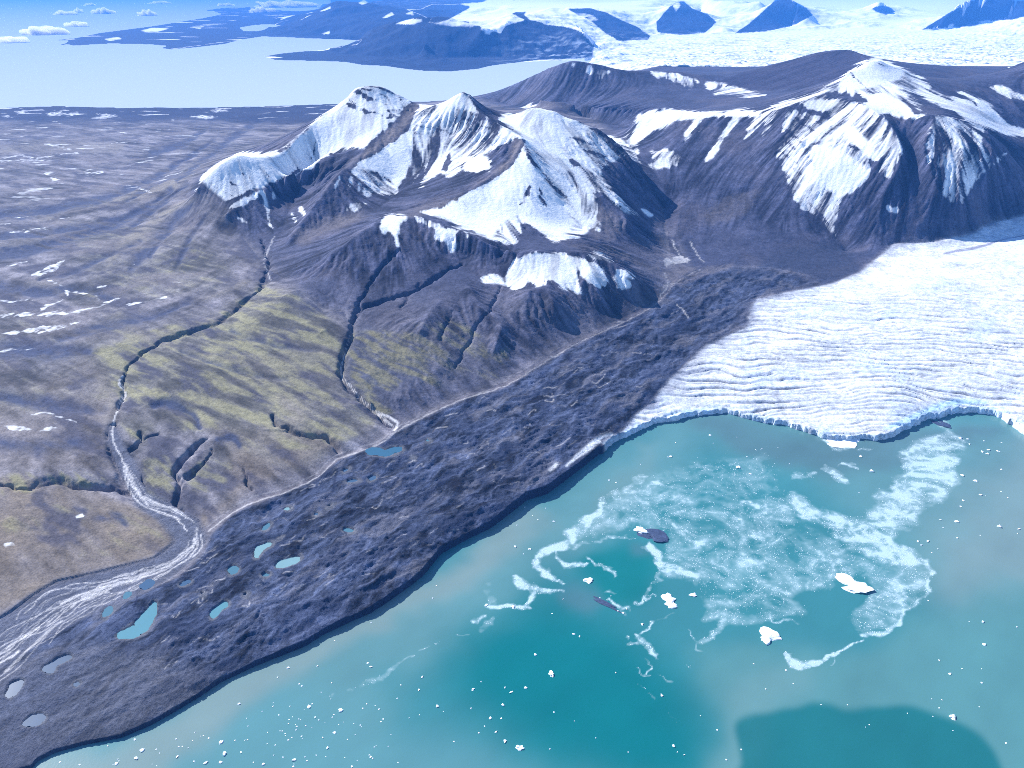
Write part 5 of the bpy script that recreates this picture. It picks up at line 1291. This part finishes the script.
F((260,580),3.938,[(110,346,3),(70,384,2),(155,410,2),(165,418,2),(282,406,2),(425,328,3),(435,342,3),(293,240,2),(438,168,2),(680,72,2.5),(695,22,2),(227,338,2),(192,497,4),(317,513,4.5),(218,540,2.5),(232,552,2),(290,530,2),(285,540,2),(395,572,2),(420,488,2.5),(405,505,2),(470,508,2),(475,558,2),(485,548,2),(555,415,2),(540,466,2),(638,384,3),(625,432,3),(698,497,4),(722,518,1.5),(838,432,3.5),(830,505,2),(907,542,3),(950,545,2),(885,577,2),(862,602,2.5),(928,600,3),(964,634,4.5),(957,492,4),(988,442,3.5),(964,424,2.5),(870,400,1.5),(765,636,2),(293,602,3),(267,660,3),(345,628,2),(247,620,2),(222,690,2),(185,713,2.5),(136,708,5),(130,735,2.5),(14,727,3),(362,733,2.5),(436,697,2.5),(445,702,2),(505,655,1.5),(52,497,2),(115,550,2),(112,566,2),(152,548,2),(142,590,2),(145,578,2),(165,615,2),(112,630,2),(30,600,1.5),(28,645,1.5),(90,698,2),(140,570,1.5),(180,575,2),(205,580,1.5),(80,595,1.5),(100,605,1.5),(125,620,1.5),(60,650,1.5),(55,690,1.5),(310,570,1.5),(370,565,1.5),(430,690,2),(375,610,1.5),(330,560,1.5),(890,100,4),(995,105,4.5)])
F((0,576),4,[(540,655,2.5),(568,697,4),(543,728,4),(465,752,4),(430,680,2),(625,693,2),(705,652,2.5),(710,722,3.5),(715,684,2),(780,625,1.5),(835,650,2),(885,665,4),(900,708,5),(883,746,4),(820,750,4),(940,657,2),(990,655,2),(965,706,3),(955,512,3),(775,742,2),(320,755,2),(240,745,2)])
F((768,576),4,[(860,183,3),(865,275,4),(995,205,2),(728,393,3.5),(777,371,2),(855,371,1.5),(685,337,2),(735,562,6),(953,668,2),(685,528,1.5),(845,524,1.5),(655,492,1.5),(695,495,1.5),(317,515,1.5),(213,515,2),(390,605,1.5),(405,595,1.5),(72,378,2.5),(100,430,1.5),(855,427,2),(557,550,1.5),(660,562,1.5),(740,618,1.5),(640,98,2),(805,183,1.5)])
F((512,576),4,[(245,233,4),(270,242,2.5),(520,192,3),(92,313,3),(55,447,3),(415,388,2),(168,545,2.5),(152,692,2),(600,478,4),(647,680,4),(690,715,2.5),(662,704,1.5),(820,615,2),(918,695,2),(857,735,2),(755,560,1.5),(1015,452,2),(968,352,2),(250,580,1.5),(335,648,1.5),(205,92,2),(160,150,2),(465,705,1.5),(0,463,2)])
F((512,384),4,[(792,205,3),(655,235,2),(635,290,4),(625,293,2.5),(805,237,1.5),(900,213,1.5),(975,263,2),(1000,258,1.5),(940,292,2),(415,395,2.5),(388,385,2.5),(52,492,2),(135,497,2),(168,550,3),(103,543,2),(82,527,1.5),(12,650,4),(70,660,3.5),(45,680,1.5),(955,360,3),(905,333,4.5),(515,322,1.5),(20,565,2),(690,130,2.5)])
F((768,384),4,[(372,290,4),(414,348,5),(858,272,4),(922,270,3),(880,280,3),(933,343,2.5),(830,388,3.5),(853,445,3),(870,448,1.5),(935,235,2),(775,365,4),(770,217,4),(690,543,3),(753,550,4),(757,615,2),(780,465,2.5),(770,490,2.5),(638,630,3),(600,630,3),(612,645,2.5),(655,675,2),(925,570,5),(1005,580,3.5),(998,598,1.5),(960,455,1.5),(850,605,1.5),(933,430,1.5),(885,265,3),(865,228,2),(365,435,1.5),(700,575,2),(680,660,1.5),(40,255,1.5),(85,320,1.5),(805,240,2),(800,220,2.5)])
for _ in range(60):
    a, b = rr.uniform(60, 420), rr.uniform(690, 766)
    if b > 775 - (a - 30) * 0.30: FL.append((a, b, rr.uniform(1.0, 1.8)))
FL += [(600,598,2.2),(607,600,1.8),(612,606,2.6),(618,611,2.4),(611,596,2.0),(623,613,2.8),(627,609,1.8)]
VAR = [chunk(200 + i, 0.5, 0.5 * rr.uniform(.55, .9), 0.32, 0.5, 2 if i < 5 else 1) for i in range(10)]
def zone_label(x, y):
    if y > 600:
        if x < 260: return 'small white ice fragment adrift in the pale water off the low end of the moraine', 'ice fragments off the low end of the moraine'
        if x < 420: return 'small white ice fragment adrift around the faint slush trail under the moraine bank', 'ice fragments by the faint slush trail'
        if x < 560: return 'small white ice fragment adrift in clear teal water left of the slush swirls', 'ice fragments in the clear teal water'
        if x < 740: return 'small white ice fragment adrift around and below the thin slush swirls', 'ice fragments around the slush swirls'
        return 'small white ice fragment adrift in calm water below the curved slush strand', 'ice fragments below the curved slush strand'
    if x < 620: return 'small white ice fragment adrift between the moraine bank and the brash ice', 'ice fragments between moraine bank and brash ice'
    if x < 800: return 'small white ice fragment adrift between the ice front and the speckled brash ice', 'ice fragments between ice front and brash ice'
    return 'small white ice fragment adrift around the broad pale arm of brash ice', 'ice fragments around the pale arm of brash ice'
for k, (x, y, s) in enumerate(FL):
    me = VAR[k % 10]
    o = ice('ice_fragment', me, x, y, s * mpp(x, y) * (0.92 if s > 2.6 else 0.80), rr.uniform(0, 6.28))
    lab, g = zone_label(x, y); tag(o, lab, 'ice fragment', g)

# brash ice: uncountable bits of broken ice riding on the slush
nb = 0; BX = []
r2 = np.random.default_rng(21)
ws_ = np.array([world(p[0], p[1], z=0) for p in ((330, 700), (1134, 405), (1134, 690), (330, 560))])
while nb < 32000:
    x = r2.uniform(-500, 1700, 200000); y = r2.uniform(900, 2300, 200000)
    a, b = project(x, y, np.zeros_like(x))
    d = sample(foam, a + 7 * fbm(x, y, 60, 4, 0.65, seed=140), b + 4.5 * fbm(x, y, 60, 4, 0.65, seed=141)) * (sample(lake_r, a, b) > 0.9)
    cl = np.clip(0.45 + 0.9 * fbm(x, y, 36, 3, 0.6, seed=152), 0, 1.2)
    cl2 = np.clip(0.35 + 0.75 * ridged(x + 45 * fbm(x, y, 150, 3, seed=146), y + 45 * fbm(x, y, 150, 3, seed=147), 70, 4, 0.6, seed=148), 0.05, 1.3)
    ok = r2.random(len(x)) < d ** 1.5 * cl * cl2 * 0.7
    BX.append(np.column_stack([x[ok], y[ok]])); nb += ok.sum()
B_ = np.concatenate(BX)[:32000]; n = len(B_)
sz = 0.38 + 1.5 * r2.random(n) ** 5
an = r2.uniform(0, 6.28, n)
V = np.zeros((n, 5, 3), f4)
for k in range(4):
    rad = sz * r2.uniform(0.6, 1.2, n)
    V[:, k, 0] = B_[:, 0] + rad * np.cos(an + k * 1.5708); V[:, k, 1] = B_[:, 1] + rad * np.sin(an + k * 1.5708); V[:, k, 2] = 0.02
V[:, 4, 0] = B_[:, 0]; V[:, 4, 1] = B_[:, 1]; V[:, 4, 2] = 0.12 + 0.25 * sz
t = np.array([[0, 1, 4], [1, 2, 4], [2, 3, 4], [3, 0, 4]])
M_BRASH = simple_material('brash ice', (0.50, 0.62, 0.66), 0.6, 0.05, 0.25, 0.0)
o = add_mesh('brash_ice', V.reshape(-1, 3), (np.arange(n)[:, None, None] * 5 + t[None]).reshape(-1, 3), M_BRASH, smooth=False)
tag(o, 'fine broken brash ice drifting in swirls on the lagoon', 'brash ice', kind='stuff')

# ---- low clouds far out over the fjord
M_CLOUD = bpy.data.materials.new('bright cloud'); M_CLOUD.use_nodes = True
_t = M_CLOUD.node_tree; _t.nodes.clear()
_v = _t.nodes.new('ShaderNodeVolumePrincipled'); _v.inputs['Color'].default_value = (1, 1, 1, 1); _v.inputs['Density'].default_value = 0.009; _v.inputs['Anisotropy'].default_value = 0.62
_o = _t.nodes.new('ShaderNodeOutputMaterial'); _t.links.new(_v.outputs[0], _o.inputs['Volume'])
CLOUDS = [(45,28.5,34,9,'largest bright cloud bank low over the far fjord'),(10,38,26,6,'faint cloud bank at the left edge of the fjord'),(65,12,18,4,'long thin cloud bank above the largest one'),(76,23,18,5,'flat cloud bank right of the largest one'),(78,10,8,4,'tiny round cloud puff between two longer ones'),(103,10,18,6,'cloud bank left of the lone bright puff'),(147,12,14,6,'lone bright cloud puff over the open fjord'),(160,2,20,3,'cloud strip at the top left of a longer pair'),(226,4,14,3,'cloud bank off the tip of the spit'),(288,3,50,7,'wide white cloud bank left of the flat topped mountain'),(262,9,20,6,'ragged cloud bank between spit and flat topped mountain'),(90,4,10,2.5,'small cloud wisp high above the fjord left side')]
for x, y, w_, h_, lab in CLOUDS:
    D_ = world(x, y + h_ * 0.5, z=30.0)
    k = D_[1] / CT / FPX
    bm = bmesh.new(); r = random.Random(int(x))
    bmesh.ops.create_icosphere(bm, subdivisions=4, radius=1.0)
    ph = [(r.uniform(1, 5), r.uniform(0, 6), r.uniform(1, 4)) for _ in range(6)]
    for v in bm.verts:
        n_ = v.co
        lump = sum(math.sin(a * n_.x * 2 + b + c * n_.y) for a, b, c in ph) / 6
        lump2 = sum(math.sin(3.1 * a * n_.x + 2 * b + 2.3 * c * n_.z) for a, b, c in ph) / 6
        kk = 1 + 0.35 * lump + 0.2 * lump2
        v.co = (n_.x * w_ * k * 0.5 * kk, n_.y * w_ * k * 0.4 * kk, max(n_.z, -0.2) * h_ * k * 0.55 * (kk + 0.35 * lump2))
    me = bpy.data.meshes.new('cloud_bank'); bm.to_mesh(me); bm.free()
    for p in me.polygons: p.use_smooth = True
    me.materials.append(M_CLOUD)
    o = bpy.data.objects.new('cloud_bank', me); C.objects.link(o); o.location = D_
    tag(o, lab, 'fog bank', 'clouds over the far fjord')
print('water and ice', time.time() - T0)

# ---- the air
def haze(density, color, anis):
    k = N('blue air')
    v = k.n('ShaderNodeVolumePrincipled'); v.inputs['Color'].default_value = color + (1,); v.inputs['Density'].default_value = density; v.inputs['Anisotropy'].default_value = anis
    o = k.n('ShaderNodeOutputMaterial'); k.l(v.outputs[0], o.inputs['Volume'])
    a, b, c0, d, e, f = -170000, 170000, -3000, 210000, -17, 1230
    me = bpy.data.meshes.new('haze')
    me.from_pydata([(a, c0, e), (b, c0, e), (b, d, e), (a, d, e), (a, c0, f), (b, c0, f), (b, d, f), (a, d, f)], [], [(0, 3, 2, 1), (4, 5, 6, 7), (0, 1, 5, 4), (1, 2, 6, 5), (2, 3, 7, 6), (3, 0, 4, 7)])
    me.materials.append(k.m)
    o = bpy.data.objects.new('haze', me); C.objects.link(o); tag(o, 'thin blue haze filling the air', 'haze', kind='stuff')
haze(2.6e-5, (0.08, 0.33, 0.95), 0.0)
# ================================================================== light, sky, camera
SUN_AZ, SUN_EL = math.radians(-48), math.radians(34)
sv_ = (math.sin(SUN_AZ) * math.cos(SUN_EL), math.cos(SUN_AZ) * math.cos(SUN_EL), math.sin(SUN_EL))
from mathutils import Vector
sl = bpy.data.lights.new('sun', 'SUN'); sl.energy = 5.0; sl.angle = math.radians(0.53); sl.color = (1.0, 0.98, 0.96)
so = bpy.data.objects.new('sun', sl); C.objects.link(so)
so.rotation_euler = Vector(sv_).to_track_quat('Z', 'Y').to_euler()
so.location = (0, 0, 3000)
nt = world_.node_tree; nt.nodes.clear()
sk = nt.nodes.new('ShaderNodeTexSky'); sk.sky_type = 'NISHITA'; sk.sun_disc = False
sk.sun_elevation = SUN_EL; sk.sun_rotation = SUN_AZ; sk.altitude = 0; sk.air_density = 1.0; sk.dust_density = 0.0; sk.ozone_density = 5.0
bg_ = nt.nodes.new('ShaderNodeBackground'); bg_.inputs['Strength'].default_value = 0.11
wo = nt.nodes.new('ShaderNodeOutputWorld')
nt.links.new(sk.outputs[0], bg_.inputs[0]); nt.links.new(bg_.outputs[0], wo.inputs[0])

cam = bpy.data.cameras.new('camera'); co = bpy.data.objects.new('camera', cam); C.objects.link(co)
co.location = (0, 0, HC); co.rotation_euler = (math.pi / 2 - TH, 0, 0)
cam.sensor_fit = 'HORIZONTAL'; cam.sensor_width = 36.0; cam.lens = 36.0 * FPX / 1024.0
cam.clip_start = 5.0; cam.clip_end = 400000.0
scene.camera = co
vs = scene.view_settings
scene.display_settings.display_device = 'sRGB'
vs.view_transform = 'Standard'; vs.look = 'None'; vs.exposure = 0.8; vs.gamma = 1.0; vs.use_curve_mapping = False
scene.cycles.use_denoising = False
scene.cycles.pixel_filter_type = 'BLACKMAN_HARRIS'; scene.cycles.filter_width = 0.9
scene.cycles.max_bounces = 4; scene.cycles.diffuse_bounces = 2; scene.cycles.glossy_bounces = 1; scene.cycles.volume_bounces = 1
scene.cycles.sample_clamp_indirect = 1.5
print('done', time.time() - T0)
